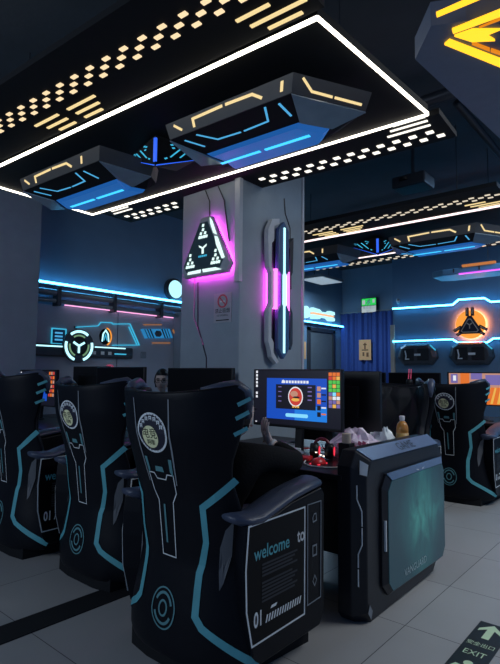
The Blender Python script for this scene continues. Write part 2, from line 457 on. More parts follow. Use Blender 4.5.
put(hx, (2.545, 2.07, ZH), RT, 'hexagonal lamp with blue underside near the right end of the front light tray')
put(hy, (2.375, 3.77, ZH), RT, 'hexagonal blue-bottomed lamp in the left half of the front light tray')
put(copy_tree(hx), (6.02, 2.13, ZH), math.radians(1), 'far hexagonal lamp under the back light tray, right of the blue corner lamp')
put(copy_tree(hy), (5.90, 3.86, ZH), math.radians(1), 'far hexagonal lamp under the back light tray, just right of the column')
for o in (hx, hy): pass

def make_corner(label):
    t = thing('wedge_lamp', label, 'hanging lamp', (0, 0, 0), 0, 'blue wedge lamps between the hexagonal lamps')
    K, Rr, Bk, Lf = (0, 0), (.34, -.06), (.46, .30), (.10, .40)
    zl = {0: -.235, 1: -.10, 2: -.05, 3: -.06}
    top = [(p[0], p[1], 0) for p in (K, Rr, Bk, Lf)]; bot = [(p[0], p[1], zl[i]) for i, p in enumerate((K, Rr, Bk, Lf))]
    MB().loft([top, bot]).build('wedge_body', M['matt'], t)
    for (i, j, fl) in ((0, 1, 0), (0, 3, 1)):
        a, b, c, d = Vector(bot[i]), Vector(bot[j]), Vector(top[j]), Vector(top[i])
        nn = Vector((b.y, -b.x, 0)).normalized()
        if nn.x > 0: nn = -nn
        if i == 0 and j == 1 and nn.y > 0: nn = -nn
        def at(u, v): return (a * (1 - u) + b * u) * (1 - v) + (d * (1 - u) + c * u) * v
        def strip_(u0, v0, u1, v1, w, m, nm):
            d_ = Vector((u1 - u0, v1 - v0)); d_.normalize(); n_ = Vector((-d_.y, d_.x)) * w
            q = [at(u0 + n_.x, v0 + n_.y), at(u0 - n_.x, v0 - n_.y), at(u1 - n_.x, v1 - n_.y), at(u1 + n_.x, v1 + n_.y)]
            MB().prism([p + nn * .001 for p in q], nn * .004).build(nm, m, t)
        strip_(.36, .28, .66, .80, .022, E_['cyanthin'], 'light_slit'); strip_(.60, .25, .84, .75, .022, E_['cyanthin'], 'light_slit')
        strip_(.02, .02, .98, .05, .018, E_['royal'], 'edge_light')
        for (uu, vv) in ((.36, .78), (.44, .86), (.40, .66), (.86, .60), (.90, .78), (.22, .22)): strip_(uu, vv, uu + .06, vv + .03, .028, E_['cyanthin'], 'light_dot')
    MB().prism([(-.004, -.014, -.20), (-.014, .008, -.20), (-.002, .02, -.20), (.012, -.004, -.20)], (0, 0, .175)).build('light_bar', E_['royal'], t)
    MB().tube([(.1, .06, 0), (.1, .06, .027)], .012, 8).build('hanger', M['darkmetal'], t)
    return t
wl = make_corner('')
put(wl, (2.27, 2.86, 3.085), 0, 'blue wedge lamp between the two hexagonal lamps of the front tray')
put(copy_tree(wl), (5.80, 2.86, 3.085), 0, 'small blue wedge lamp under the far light tray beside the column')

# amber arrow light box, upper right
t = thing('arrow_light_box', 'grey ceiling light box with glowing amber arrows', 'ceiling light', (2.90, .60, 3.0), 0)
bxo = [(-.62, .24), (-.42, .40), (.9, .30), (.9, -.9), (.1, -.6), (-.55, .10)]
MB().loft([[(x, y, .12) for x, y in bxo], [(x, y, 0) for x, y in bxo]]).build('housing', mat('light box grey', (.14, .18, .26), .5), t)
M_ar = []
def flat(P, m, nm, dz=-.012): MB().prism([(x, y, dz) for x, y in P], (0, 0, .013)).build(nm, m, t)
AR = dict(x0=0)
E_arrow_t = t

# hanging acrylic board on far right
t = thing('hanging_sign_board', 'long blue acrylic board with purple lower edge hanging before the right wall', 'sign', (8.3, 2.05, 2.93), 0)
sb = [(-.05, 1.00), (-.22, .70), (-.22, -1.2), (.22, -1.2), (.22, .75)]
MB().prism([(x, y, 0) for x, y in [(-.2, 1.0), (-.28, .8), (-.28, -1.2), (.28, -1.2), (.28, .8), (.2, 1.0)]], (0, 0, .10)).build('board', mat('blue sign acrylic', (.10, .24, .38), .3), t, bevel=.02)
MB().box((-.30, -1.15, -.012), (-.26, .55, .006)).build('purple_edge', E_['purple'], t)
for k in range(5): MB().box((-.286, .62 - k * .38, .03), (-.28, .64 - k * .38 , .09)).build('seam', M['darkmetal'], t)
MB().box((-.30, .02, .105), (-.24, .50, .135)).build('orange_light', em('dim orange bar', (1., .35, .1), .5), t)
for y in (-.8, .2): MB().tube([(0, y, .1), (0, y, HC - 2.93)], .008, 6).build('suspension_rod', M['darkmetal'], t)

# pipes and ducts near the ceiling
def pipe(name, path, r, label, cat='pipe', m='darkmetal', group='ceiling pipes'):
    return tagit(MB().tube(path, r, 10).build(name, M[m], smooth=True), label, cat, group)
pipe('ceiling_pipe', [(4.6, -2.5, 3.95), (4.6, 6.9, 3.95)], .06, 'dark round pipe running along the ceiling just beyond the front light tray')
pipe('ceiling_pipe', [(7.9, -2.5, 3.85), (7.9, 6.9, 3.85)], .08, 'thick dark pipe under the ceiling beyond the far light tray')
pipe('ceiling_pipe', [(5.0, 1.6, 4.05), (9.45, 1.6, 4.05)], .04, 'thin dark pipe crossing the ceiling towards the right wall')
t = thing('ceiling_projector', 'small dark projector hanging from the ceiling above the far tray', 'projector', (5.7, 2.35, 3.62), 0)
MB().box((-.16, -.2, -.07), (.16, .2, .07)).build('body', M['darkmetal'], t, bevel=.02)
MB().lathe([(.05, 0), (.05, .03), (.035, .04)], (0, 0, 0), 16).build('lens', M['black'], t, loc=(-.16, .05, 0))
MB().tube([(0, 0, .07), (0, 0, HC - 3.62)], .02, 8).build('mount_pole', M['darkmetal'], t)
exec_later = []
# amber arrow shapes on the light box's underside
t = E_arrow_t
flat([(-.697, .187), (-.674, .192), (-.655, -.20), (-.690, -.20)], E_['yellow'], 'light_bar')
flat([(-.542, .169), (-.512, .174), (-.470, -.30), (-.525, -.30)], E_['yellow'], 'light_bar')
flat([(-.456, .235), (-.473, .204), (.10, -.06), (.14, -.02)], E_['yellow'], 'light_bar')
flat([(-.488, .176), (-.479, .093), (-.397, -.006), (-.396, .055), (-.328, .035), (-.391, .124)], E_['yellow'], 'arrow_head')
flat([(-.474, .067), (-.476, -.20), (-.456, -.20)], E_['yellowrim'], 'light_bar')
flat([(-.38, .122), (-.274, .073), (-.257, .079), (-.37, .131)], E_['yellowrim'], 'light_bar')
flat([(-.267, .068), (-.05, -.04), (-.04, -.03), (-.25, .076)], E_['yellowrim'], 'light_bar')
for x, y in ((-.3, -.1), (.5, -.3)): MB().tube([(x, y, .12), (x, y, HC - 3.0)], .01, 6).build('suspension_rod', M['darkmetal'], t)

# ================================================================== GAMING CHAIRS
AA, WW, NN = .40, .42, 2.5
_px, _py = [], []
for k in range(241):
    ph = PI / 2 * k / 240; _px.append(AA * (1 - math.cos(ph) ** (2 / NN) if k < 240 else AA / AA)); _py.append(WW * math.sin(ph) ** (2 / NN))
_px[-1] = AA; _py[-1] = WW
for k in range(1, 21): _px.append(AA + .02 * k); _py.append(WW)
_sl = [0.]
for k in range(1, len(_px)): _sl.append(_sl[-1] + math.hypot(_px[k] - _px[k - 1], _py[k] - _py[k - 1]))
def interp(x, X, Y):
    if x <= X[0]: return Y[0]
    for i in range(1, len(X)):
        if x <= X[i]:
            f = (x - X[i - 1]) / (X[i] - X[i - 1]); return Y[i - 1] + f * (Y[i] - Y[i - 1])
    return Y[-1]
ZS = [.0, .1, .25, .5, .8, 1.08, 1.27, 1.35]; XS = [.02, -.005, .0, .04, .0, -.09, -.11, -.115]
FZ = [.0, .08, .16, .25, .38, .5, 1.4]; FW = [1.04, 1.10, 1.115, 1.07, 1.015, 1., 1.]
def S(s, z, off=0.):
    a = abs(s); sg = 1 if s >= 0 else -1; fw = interp(z, FZ, FW)
    x = interp(a, _sl, _px); y = interp(a, _sl, _py)
    p = Vector((interp(z, ZS, XS) + x, sg * y * fw, z))
    if off:
        e = .01; a2 = max(a, .012)
        tx = interp(a2 + e, _sl, _px) - interp(a2 - e, _sl, _px); ty = interp(a2 + e, _sl, _py) - interp(a2 - e, _sl, _py)
        n = Vector((-ty, tx * sg, 0)).normalized() if a > .002 else Vector((-1, 0, 0))
        p += n * off
    return p
SFZ = [.04, .72, .80, .88, .95, 1.05, 1.14, 1.2, 1.25, 1.28]; SFV = [.47, .43, .41, .405, .43, .495, .53, .535, .525, .49]
def sheet(off_list, zb, nz, nu, ztop, name, m, parent, wob=None):
    rows_o, rows_i = [], []
    zt0 = 1.27
    for i in range(nz + 1):
        z0 = zb + (zt0 - zb) * i / nz; sf = interp(z0, SFZ, SFV) * (1 if ztop >= 1.27 else .93); ro, ri = [], []
        for j in range(nu + 1):
            s = (2 * j / nu - 1) * sf; zt = ztop + .05 * (abs(s) / .5) ** 2
            z = zb + (zt - zb) * i / nz
            b = 1. if not wob else wob(s, z)
            ro.append(S(s, z, off_list[0])); ri.append(S(s, z, off_list[1] - (0 if not wob else b)))
        rows_o.append(ro); rows_i.append(ri)
    mb = MB(); O = [mb.pts(r) for r in rows_o]; I = [mb.pts(r) for r in rows_i]
    for i in range(nz):
        for j in range(nu):
            mb.face((O[i][j], O[i + 1][j], O[i + 1][j + 1], O[i][j + 1])); mb.face((I[i][j], I[i][j + 1], I[i + 1][j + 1], I[i + 1][j]))
        mb.face((O[i][0], I[i][0], I[i + 1][0], O[i + 1][0])); mb.face((O[i][nu], O[i + 1][nu], I[i + 1][nu], I[i][nu]))
    for j in range(nu):
        mb.face((O[0][j], O[0][j + 1], I[0][j + 1], I[0][j])); mb.face((O[nz][j], I[nz][j], I[nz][j + 1], O[nz][j + 1]))
    return mb.build(name, m, parent, smooth=True, bevel=.018, seg=3)

DOFF = .0035
def strip(mb, path, w, closed=False):
    P = [Vector(p) for p in path]
    fine = []
    N = len(P); rng = range(N if closed else N - 1)
    # mitred edge points first, then subdivide
    L, R = [], []
    for i in range(N):
        d1 = (P[i] - P[i - 1]).normalized() if (i or closed) else (P[1] - P[0]).normalized()
        d2 = (P[(i + 1) % N] - P[i]).normalized() if (i < N - 1 or closed) else d1
        n1 = Vector((-d1.y, d1.x)); mm = n1 + Vector((-d2.y, d2.x)); mm = mm.normalized() if mm.length > 1e-5 else n1
        ww = w[i] if isinstance(w, (list, tuple)) else w
        k = ww / 2 / max(.4, mm.dot(n1)); L.append(P[i] + mm * k); R.append(P[i] - mm * k)
    for i in rng:
        j = (i + 1) % N; n = max(1, int((P[j] - P[i]).length / .03))
        for k in range(n):
            q = [L[i].lerp(L[j], k / n), L[i].lerp(L[j], (k + 1) / n), R[i].lerp(R[j], (k + 1) / n), R[i].lerp(R[j], k / n)]
            mb.poly([S(a.x, a.y, DOFF) for a in q])
    return mb
def patch(mb, outline, off=DOFF, rings=3):
    P = [Vector(p) for p in outline]; c = sum(P, Vector((0, 0))) / len(P)
    prev = None
    for r in range(rings, 0, -1):
        cur = [S(*(c.lerp(p, r / rings)), off) for p in P]
        if prev:
            for i in range(len(P)):
                j = (i + 1) % len(P); mb.poly([prev[i], prev[j], cur[j], cur[i]])
        prev = cur
    cc = S(c.x, c.y, off)
    for i in range(len(P)): mb.poly([prev[i], prev[(i + 1) % len(P)], cc])
    return mb
def mir(path): return [(-s, z) for s, z in path]

M['fin'] = mat('dark grey fin print', (.10, .11, .125), .5)
def make_chair():
    t = thing('gaming_chair', '', 'gaming chair', (0, 0, 0))
    sheet((0., -.055), .06, 30, 44, 1.265, 'back_shell', M['shell'], t)
    # quilted inner padding
    def quilt(s, z):
        d = min(abs((s * 3.2 + z * 2.6) % 1 - .5), abs((s * 3.2 - z * 2.6) % 1 - .5)); return .04 + .026 * min(1, d * 2.6) ** .7
    sheet((-.05, -.055), .42, 34, 44, 1.235, 'backrest', M['leather'], t, quilt)
    # padded shiny head wings
    for sg in (1, -1):
        pth = [S(sg * s, z, -.035) for s, z in ((.515, 1.15), (.52, 1.21), (.51, 1.262), (.46, 1.292), (.38, 1.285), (.28, 1.272))]
        MB().tube(pth, [.012, .026, .035, .036, .030, .018], 10).build('head_wing', M['pad'], t, smooth=True)
    # floor plinth
    MB().prism([(.06, -.30, 0), (.66, -.36, 0), (.66, .36, 0), (.06, .30, 0), (.035, .15, 0), (.035, -.15, 0)], (0, 0, .10)).build('plinth', M['matt'], t)
    # seat
    MB().box((.12, -.30, .10), (.64, .30, .32)).build('seat_base', M['leather'], t, bevel=.03)
    MB().box((.10, -.295, .31), (.70, .295, .44)).build('seat_cushion', M['leather'], t, bevel=.05, seg=4)
    for sg in (-1, 1):
        yo, yi = sg * .43, sg * .30
        prof = [(.135, .15), (.19, .10), (.66, .10), (.70, .15), (.705, .74), (.68, .775), (.42, .745), (.30, .715), (.18, .69), (.085, .705), (.075, .62), (.072, .50), (.085, .33)]
        ar = MB().loft([[(x + (.075 if x < .15 else 0), yi, z) for x, z in prof], [(x, yo, z) for x, z in prof]]).build('armrest', M['shell'], t, bevel=.022, seg=3)
        pp = [(.05, .735), (.12, .715), (.20, .712), (.30, .738), (.42, .768), (.55, .787), (.66, .800), (.69, .79)]
        rg = []
        for i, (x, z) in enumerate(pp):
            k = .6 if i in (0, len(pp) - 1) else 1.
            rg.append([(x, sg * .365 + .078 * k * math.cos(a), z + .030 * k * math.sin(a)) for a in [2 * PI * q / 14 for q in range(14)]])
        MB().loft(rg).build('arm_pad', M['pad'], t, smooth=True)
        # outer arm print: y just proud of the arm face
        yy = yo + sg * .002
        q = lambda pts: [(x, yy, z) for x, z in pts]
        o1 = [(.10, .70), (.52, .705), (.517, .205), (.127, .200), (.090, .35), (.083, .52)]
        pn = MB().poly(q(o1)).build('arm_panel', M['deep'] , t)
        MB().bar2(o1, .007, yy - sg * .001 if sg > 0 else yy, sg * .002, closed=True).build('panel_outline', M['silver'], pn)
        MB().bar2([(.545, .71), (.665, .71), (.66, .24), (.543, .235)], .005, yy, sg * .002, closed=True).build('panel_outline', M['dimgrey'] if 0 else M['grey_print'], pn)
        yt = yy + sg * .0025
        fx = (lambda x, z: (x, yt, z)) if sg < 0 else (lambda x, z: (.617 - x, yt, z))
        add_text(MB(), 'welcome', .082, lambda a, b: fx(.135 + a, .548 + b), sx=.86, bold=.012).build('lettering', M['teal'], pn)
        add_text(MB(), 'to', .086, lambda a, b: fx(.455 + a, .553 + b), sx=.80, bold=.02).build('lettering', M['white_print'], pn)
        add_text(MB(), '01', .088, lambda a, b: fx(.135 + a, .272 + b), sx=.72, bold=.025).build('lettering', M['silver'], pn)
        hb = MB()
        for k in range(14):
            x = .215 + k * .0195; hb.poly([fx(x, .268), fx(x + .010, .268), fx(x + .020, .300), fx(x + .010, .300)])
        hb.poly([fx(.25, .318), fx(.29, .318), fx(.30, .330), fx(.26, .330)])
        hb.build('hatch_bar', M['silver'], pn)
        pb = MB()
        for k in range(11):
            if k == 4: continue
            z = .515 - k * .0155; pb.poly([fx(.19, z), fx(.455 - .02 * (k % 3), z), fx(.455 - .02 * (k % 3), z + .009), fx(.19, z + .009)])
        pb.build('small_print', M['dimgrey'], pn)
        for cz, kind in ((.64, 0), (.48, 1), (.335, 2)):
            if kind == 0: r = [(.585, cz), (.60, cz + .02), (.62, cz + .02), (.625, cz - .02), (.59, cz - .025)]
            elif kind == 1: r = [(.585, cz - .028), (.585, cz + .028), (.625, cz + .028), (.625, cz - .028)]
            else: r = [(.605, cz + .03), (.625, cz), (.605, cz - .03), (.585, cz)]
            ib = MB(); rr = [(p[0], yt, p[1]) for p in r]; c = Vector((sum(p[0] for p in rr) / len(rr), yt, sum(p[2] for p in rr) / len(rr)))
            inn = [tuple(c.lerp(Vector(p), .68)) for p in rr]
            for i in range(len(rr)): j = (i + 1) % len(rr); ib.poly([rr[i], rr[j], inn[j], inn[i]])
            ib.build('icon', M['grey_print'], pn)
    # --- printed graphics on the back
    sp = MB()                                                             # spine frame lines
    for sg in (1, -1):
        strip(sp, [(sg * .125, 1.235), (sg * .112, 1.0), (sg * .095, .84)], [.006, .010, .006])
    sp.build('spine_line', M['grey_print'], t)
    sp = MB()
    key = [(-.085, .885), (-.045, .885), (-.03, .86), (.03, .86), (.045, .885), (.085, .885), (.075, .80), (.045, .755), (.045, .50), (-.045, .50), (-.055, .755), (-.08, .80)]
    strip(sp, key, .005, closed=True); sp.build('key_outline', M['silver'], t)
    sp = MB(); patch(sp, [(-.03, .895), (.03, .895), (.025, .92), (-.025, .92)]); patch(sp, [(.075, .96), (.095, .96), (.085, .875), (.07, .90)]); patch(sp, [(-.075, .96), (-.095, .96), (-.085, .875), (-.07, .90)])
    strip(sp, [(.008, .74), (.008, .56)], .012); sp.build('teal_inlay', M['tealpale'], t)
    # round emblem
    eb = MB(); patch(eb, ell(0, 1.078, .098, .088), DOFF); e = eb.build('emblem', M['navy'], t)
    r = MB(); strip(r, ell(0, 1.078, .098, .088, 36), .010, closed=True); r.build('ring', M['silver'], e)
    r = MB(); patch(r, ell(.012, 1.058, .055, .052), DOFF + .001); r.build('disc', M['yellow_print'], e)
    r = MB()
    for k in range(7):                                                    # lettering arc of squarish characters
        a = PI * (.86 - .72 * k / 6); c = (.078 * math.cos(a), 1.078 + .068 * math.sin(a)); 
        for dx, dz, w, h in ((-.010, .004, .020, .005), (-.010, -.009, .005, .016), (.004, -.009, .005, .016), (-.006, -.004, .012, .004)):
            patch(r, [(c[0] + dx, c[1] + dz), (c[0] + dx + w, c[1] + dz), (c[0] + dx + w, c[1] + dz + h), (c[0] + dx, c[1] + dz + h)], DOFF + .001, 1)
    r.build('lettering', M['silver'], e)
    r = MB()
    add_text(r, '电竞', .052, lambda a, b: S(.012 - (a - .052), 1.056 + b, DOFF + .002)); add_text(r, '网咖', .028, lambda a, b: S(.012 - (a - .028), 1.024 + b, DOFF + .002))
    r.build('lettering', M['deep'], e)
    # lower roundel
    r = MB(); strip(r, ell(0, .275, .072, .088, 32), .007, closed=True)
    for a0 in (.15, 1.15): strip(r, ell(0, .275, .052, .066, 12, PI * (a0), PI * (a0 + .75)), .012)
    strip(r, ell(0, .275, .024, .032, 20), .009, closed=True); r.build('roundel', M['tealpale'], t)
    for sg in (1, -1):
        st = MB(); strip(st, [(sg * s, z) for s, z in ((.392, .885), (.218, .755), (.222, .60), (.185, .46), (.182, .285), (.215, .245), (.45, .105))], [.030, .030, .028, .034, .034, .034, .034])
        st.build('accent_stripe', M['teal'], t)
        fn = MB(); patch(fn, [(sg * s, z) for s, z in ((.355, .70), (.335, .55), (.30, .43), (.285, .40), (.275, .48), (.285, .58), (.315, .66))])
        fn.build('fin_graphic', M['fin'], t)
        for k, zz in enumerate((1.215, 1.155, 1.085)):
            m_ = MB(); strip(m_, [(sg * (.445 - .012 * k), zz), (sg * (.512 - .012 * k), zz + .028)], .018); m_.build('slash_mark', M['teal'], t)
    return t
ch = make_chair()
CG = 'gaming chairs along the desk rows'
put(ch, (1.60, 1.88, 0), 0, 'nearest black gaming chair, whole welcome panel visible, beside the desk end panel', CG)
put(copy_tree(ch), (1.86, 3.05, 0), 0, 'second black gaming chair from the desk end panel, between two like it', CG)
c3 = put(copy_tree(ch), (1.77, 4.00, 0), 0, 'third black gaming chair from the desk end panel, cut by the photo edge', CG); c3.scale = (1, 1, 1.035)
put(copy_tree(ch), (5.64, 1.985, 0), 0, 'black gaming chair back of the far row with an orange monitor behind it', CG)
put(copy_tree(ch), (4.92, 2.20, 0), PI, 'quilted black chair turned towards us across the desk behind the tea bottle', CG)
# ================================================================== DESKS
def make_end_panel(t):
    """side panel of the double desk, local to the desk root at (2.57,1.50,0): outer face looks to -Y"""
    R1 = [(.09, .0), (.99, .02), (1.185, .18), (1.20, .78), (1.12, .865), (.11, .865), (.05, .78), (.05, .06)]
    R2 = [(.03, .0), (1.03, .0), (1.22, .16), (1.235, .81), (1.10, .925), (.05, .925), (-.005, .84), (-.005, .04)]
    ep = MB().loft([P3(R1, -.125), P3(R2, -.055), P3(R2, .03)]).build('end_panel', M['case'], t, bevel=.006)
    top = MB().loft([[(.112, -.1245, .868), (1.118, -.1245, .868), (1.10, -.0555, .928), (.055, -.0555, .928)], [(.112, -.1285, .871), (1.118, -.1285, .871), (1.10, -.0585, .931), (.055, -.0585, .931)]]).build('top_bevel', M['caseedge'], ep)
    # G-logo lettering pressed into the top bevel
    a0 = Vector((.112, -.1285, .871)); a1 = Vector((1.118, -.1285, .871)); b0 = Vector((.055, -.0585, .931))
    ux = (a1 - a0).normalized(); uy = (Vector((.112, -.0585, .931)) - a0).normalized(); nn = ux.cross(uy) * .002
    mb = add_text(MB(), 'GAME', .085, lambda x, y: a0 + ux * (.40 + x) + uy * (.018 + y) + nn, sx=1.1)
    mb.build('lettering', M['case'], ep)
    # raised window frame with bevels
    F1 = [(.27, .09), (1.09, .085), (1.155, .16), (1.155, .72), (1.13, .775), (.26, .775), (.20, .70), (.20, .16)]
    F2 = [(.29, .115), (1.07, .11), (1.12, .17), (1.12, .69), (1.09, .735), (.29, .735), (.24, .68), (.24, .17)]
    MB().loft([P3(F1, -.120), P3(F1, -.140), P3(F2, -.160), P3(F2, -.120)]).build('window_frame', M['case'], ep)
    MB().loft([P3([(1.132, .777), (.258, .777), (.29, .736), (1.09, .736)], -.1405)[:0] or [(1.13, -.141, .778), (.26, -.141, .778), (.29, -.162, .738), (1.09, -.162, .738)], [(1.13, -.145, .779), (.26, -.145, .779), (.29, -.165, .739), (1.09, -.165, .739)]]).build('frame_bevel', M['caseedge'], ep)
    MB().prism(P3(F2, -.160), (0, -.004, 0)).build('display_window', M['display'], ep)
    gl = MB(); fr = [(.30, .125), (1.06, .12)]
    mb = add_text(MB(), 'VANGUARD', .062, lambda x, y: (.44 + x, -.1655, .150 + y), sx=1.0); mb.build('lettering', mat('dim silver lettering', (.36, .44, .46), .5), ep)
    mk = MB()
    for k in (-1, 1): mk.poly([(.70 + k * .02, -.1685, .752), (.70 + k * .05, -.1675, .757), (.70 + k * .07, -.1675, .757), (.70 + k * .035, -.1690, .747)])
    mk.build('brand_mark', M['white_print'], ep)
    MB().box((.212, -.158, .35), (.222, -.142, .52)).build('light_bar', M['silver'], ep)
    # bent light line on the front corner
    q = lambda s, z: (.022 + s * .020, -.092 - s * .024 - .004, z)
    for pth in ([(-.5, .74), (-.5, .665), (.35, .60), (.35, .52)], [(.35, .51), (.35, .42), (-.35, .37), (-.35, .30)], [(-.35, .29), (-.35, .20)]):
        MB().tube([q(*p) for p in pth], .004, 6).build('light_line', M['silver'], ep)
    MB().prism([(.022, -.096, .80), (.052, -.125, .79), (.062, -.128, .85), (.036, -.09, .875)], (-.004, -.004, .002)).build('corner_marker', M['silver'], ep)
    MB().prism([(.048, -.126, .06), (.078, -.128, .02), (.095, -.128, .06), (.065, -.128, .10)], (-.002, -.004, 0)).build('corner_marker', M['grey_print'], ep)
    return ep
def desk(label, x0, x1, y0, y1, end=False):
    t = thing('gaming_desk', label, 'desk', (x0, y0, 0), 0, 'rows of gaming desks')
    w, l = x1 - x0, y1 - y0
    MB().box((-.01, .0, .755), (w, l, .787)).build('worktop', M['black'], t, bevel=.006)
    MB().box((w * .5 - .02, .06, .12), (w * .5 + .02, l - .06, .75)).build('modesty_panel', M['matt'], t)
    for yy in (.035, l - .065): MB().box((.10, yy, 0), (w - .08, yy + .03, .754)).build('leg_panel', M['matt'], t)
    if end: make_end_panel(t)
    return t
desk('black double gaming desk with the teal display window on its end panel', 2.57, 3.77, 1.50, 2.93, True)
desk('black gaming desk in front of the square column under a row of dark monitors', 2.57, 3.30, 2.95, 6.55)
desk('black gaming desk behind the square column where the person with glasses sits', 3.32, 3.95, 3.80, 6.55)
desk('black gaming desk of the far row under the orange monitor', 6.62, 7.75, 1.45, 4.95)

# ================================================================== MONITORS
def quad(mb, u0, v0, u1, v1, y): mb.poly([(u0, y, v0), (u1, y, v0), (u1, y, v1), (u0, y, v1)])
SM = ['screen_dark', 'screen_blue', 'screen_blue2', 'screen_cyan', 'screen_white', 'screen_red', 'screen_orange', 'screen_peach', 'screen_green', 'screen_yellow', 'screen_violet']
SI = {k: i for i, k in enumerate(SM)}
def monitor(label, loc, rz, w=.79, h=.43, content=None, group='desk monitors', vc=1.175):
    t = thing('monitor', label, 'monitor', (loc[0], loc[1], .787), rz, group)
    z = vc - .787
    MB().box((-w / 2, 0, z - h / 2), (w / 2, .035, z + h / 2)).build('housing', M['black'], t, bevel=.006)
    MB().box((-w * .3, .036, z - h * .3), (w * .3, .06, z + h * .25)).build('back_cover', M['matt'], t, bevel=.015)
    mb = MB()
    if content: content(mb, z)
    else: mb.cur = 0; quad(mb, -w / 2 + .012, z - h / 2 + .02, w / 2 - .012, z + h / 2 - .012, -.001)
    if content: mb.build('screen', None, t, mats=[E_[k] for k in SM])
    else: mb.build('screen', M['deep'], t)
    MB().prism([(-.03, .04, .012), (.03, .04, .012), (.03, .075, .012), (-.03, .075, .012)], (0, .02, z - .05)).build('stand_neck', M['black'], t, bevel=.004)
    for s in (-1, 1): MB().prism([(s * .01, .08, 0), (s * .05, .08, 0), (s * .20, -.13, 0), (s * .155, -.15, 0)], (0, 0, .014)).build('stand_foot', M['black'], t)
    return t
rs = random.Random(3)
def c_main(mb, z):
    def q(u0, v0, u1, v1, m, y): mb.cur = SI[m]; quad(mb, u0, z + v0, u1, z + v1, y)
    q(-.385, -.195, .385, .205, 'screen_dark', -.001)
    q(-.26, -.155, .275, .148, 'screen_blue', -.0015); q(.0, -.155, .275, -.05, 'screen_blue2', -.0018)
    q(-.172, -.078, .183, .102, 'screen_dark', -.0022)
    for k in range(9): q(-.105 + k * .026, .112, -.086 + k * .026, .131, 'screen_white', -.0022)
    mb.cur = SI['screen_white']; mb.poly([(-.12, -.0022, z + .112), (-.10, -.0022, z + .112), (-.10, -.0022, z + .138), (-.115, -.0022, z + .132)])
    def disc(cx, cz, rx, rz_, m, y): mb.cur = SI[m]; mb.poly([(a, y, z + b) for a, b in ell(cx, cz, rx, rz_, 28)])
    disc(.008, .014, .066, .073, 'screen_white', -.0026); disc(.008, .014, .058, .064, 'screen_red', -.003)
    disc(-.004, .034, .034, .022, 'screen_peach', -.0034); disc(.008, -.008, .036, .012, 'screen_yellow', -.0034); disc(.016, .01, .03, .007, 'screen_dark', -.0038)
    for k in range(3): q(-.02 + k * .022, -.066, -.004 + k * .022, -.052, 'screen_yellow', -.0028)
    for k in range(4): q(-.15, .08 - k * .035, -.12, .086 - k * .035, 'screen_violet', -.0028); q(.115, .08 - k * .03, .15, .088 - k * .03, 'screen_violet', -.0028)
    mb.cur = SI['screen_cyan']; mb.poly([(a, -.0026, z + b) for a, b in ell(-.07, -.122, .012, .013, 10, PI / 2, 1.5 * PI) + ell(.106, -.122, .012, .013, 10, -PI / 2, PI / 2)])
    for k, (m1, m2) in enumerate((('screen_peach', 'screen_white'), ('screen_peach', 'screen_dark'), ('screen_orange', 'screen_dark'), ('screen_dark', 'screen_white'), ('screen_dark', 'screen_orange'))):
        v = .085 - k * .045
        q(.195, v - .025, .225, v + .008, m1, -.0024); q(.23, v - .01, .268, v, m2, -.0024)
    cols = [['screen_orange'] * 3, ['screen_red', 'screen_orange', 'screen_yellow'], ['screen_green'] * 3, ['screen_green', 'screen_yellow', 'screen_green'], ['screen_green'] * 3, ['screen_violet', 'screen_cyan', 'screen_orange'], ['screen_peach', 'screen_white', 'screen_white'], ['screen_violet', 'screen_violet', 'screen_peach'], ['screen_violet', 'screen_yellow', 'screen_violet']]
    for r, row in enumerate(cols):
        for c, m in enumerate(row): q(.29 + c * .031, .168 - r * .0275, .317 + c * .031, .192 - r * .0275, m, -.0022)
    for k in range(8):
        if k == 5: continue
        q(-.368, .185 - k * .027, -.350, .203 - k * .027, 'screen_white', -.0022)
    q(-.372, -.19, -.355, -.183, 'screen_white', -.0022)
def c_orange(mb, z):
    def q(u0, v0, u1, v1, m, y): mb.cur = SI[m]; quad(mb, u0, z + v0, u1, z + v1, y)
    q(-.385, -.20, .385, .20, 'screen_peach', -.001); q(-.385, -.20, .385, .02, 'screen_orange', -.0014)
    q(-.235, .0, -.12, .20, 'screen_orange', -.0018); q(-.36, .07, -.27, .19, 'screen_violet', -.0018); q(-.33, .10, -.29, .17, 'screen_white', -.0022)
    q(-.10, .12, .04, .20, 'screen_violet', -.0018); q(.08, .05, .36, .18, 'screen_violet', -.0018); q(-.03, .06, .10, .11, 'screen_white', -.0022)
    for k in range(4):
        mb.cur = SI['screen_yellow']; mb.poly([(.05 + .08 * k, -.002, z - .19), (.08 + .08 * k, -.002, z - .19), (.14 + .07 * k, -.002, z + .01), (.12 + .07 * k, -.002, z + .02)])
def c_strip(mb, z):
    def q(u0, v0, u1, v1, m, y): mb.cur = SI[m]; quad(mb, u0, z + v0, u1, z + v1, y)
    q(-.43, -.20, .43, .20, 'screen_dark', -.001)
    for k in range(4): q(-.425, .165 - k * .035, -.395, .188 - k * .035, 'screen_white', -.0018)
    q(-.20, .14, -.16, .165, 'screen_white', -.0018); q(-.15, .135, .12, .15, 'screen_peach', -.0018); q(-.25, -.15, .25, .12, 'screen_blue', -.0016)
    for r in range(6):
        for c in range(3): q(.28 + c * .045, .155 - r * .05, .315 + c * .045, .19 - r * .05, ['screen_orange', 'screen_peach', 'screen_red'][(r + c) % 3], -.0018)
RW, RE = -PI / 2, PI / 2
monitor('lit monitor showing a blue window with a round red emblem', (3.07, 2.185), RW, content=c_main)
monitor('dark monitor back rising behind the lit blue screen', (3.42, 2.06), RE, h=.43, vc=1.165)
monitor('dark monitor in front of the square column, right of the person with glasses', (3.02, 3.155), RW, vc=1.185)
monitor('dark monitor left of the person with glasses', (3.02, 4.285), RW, vc=1.195)
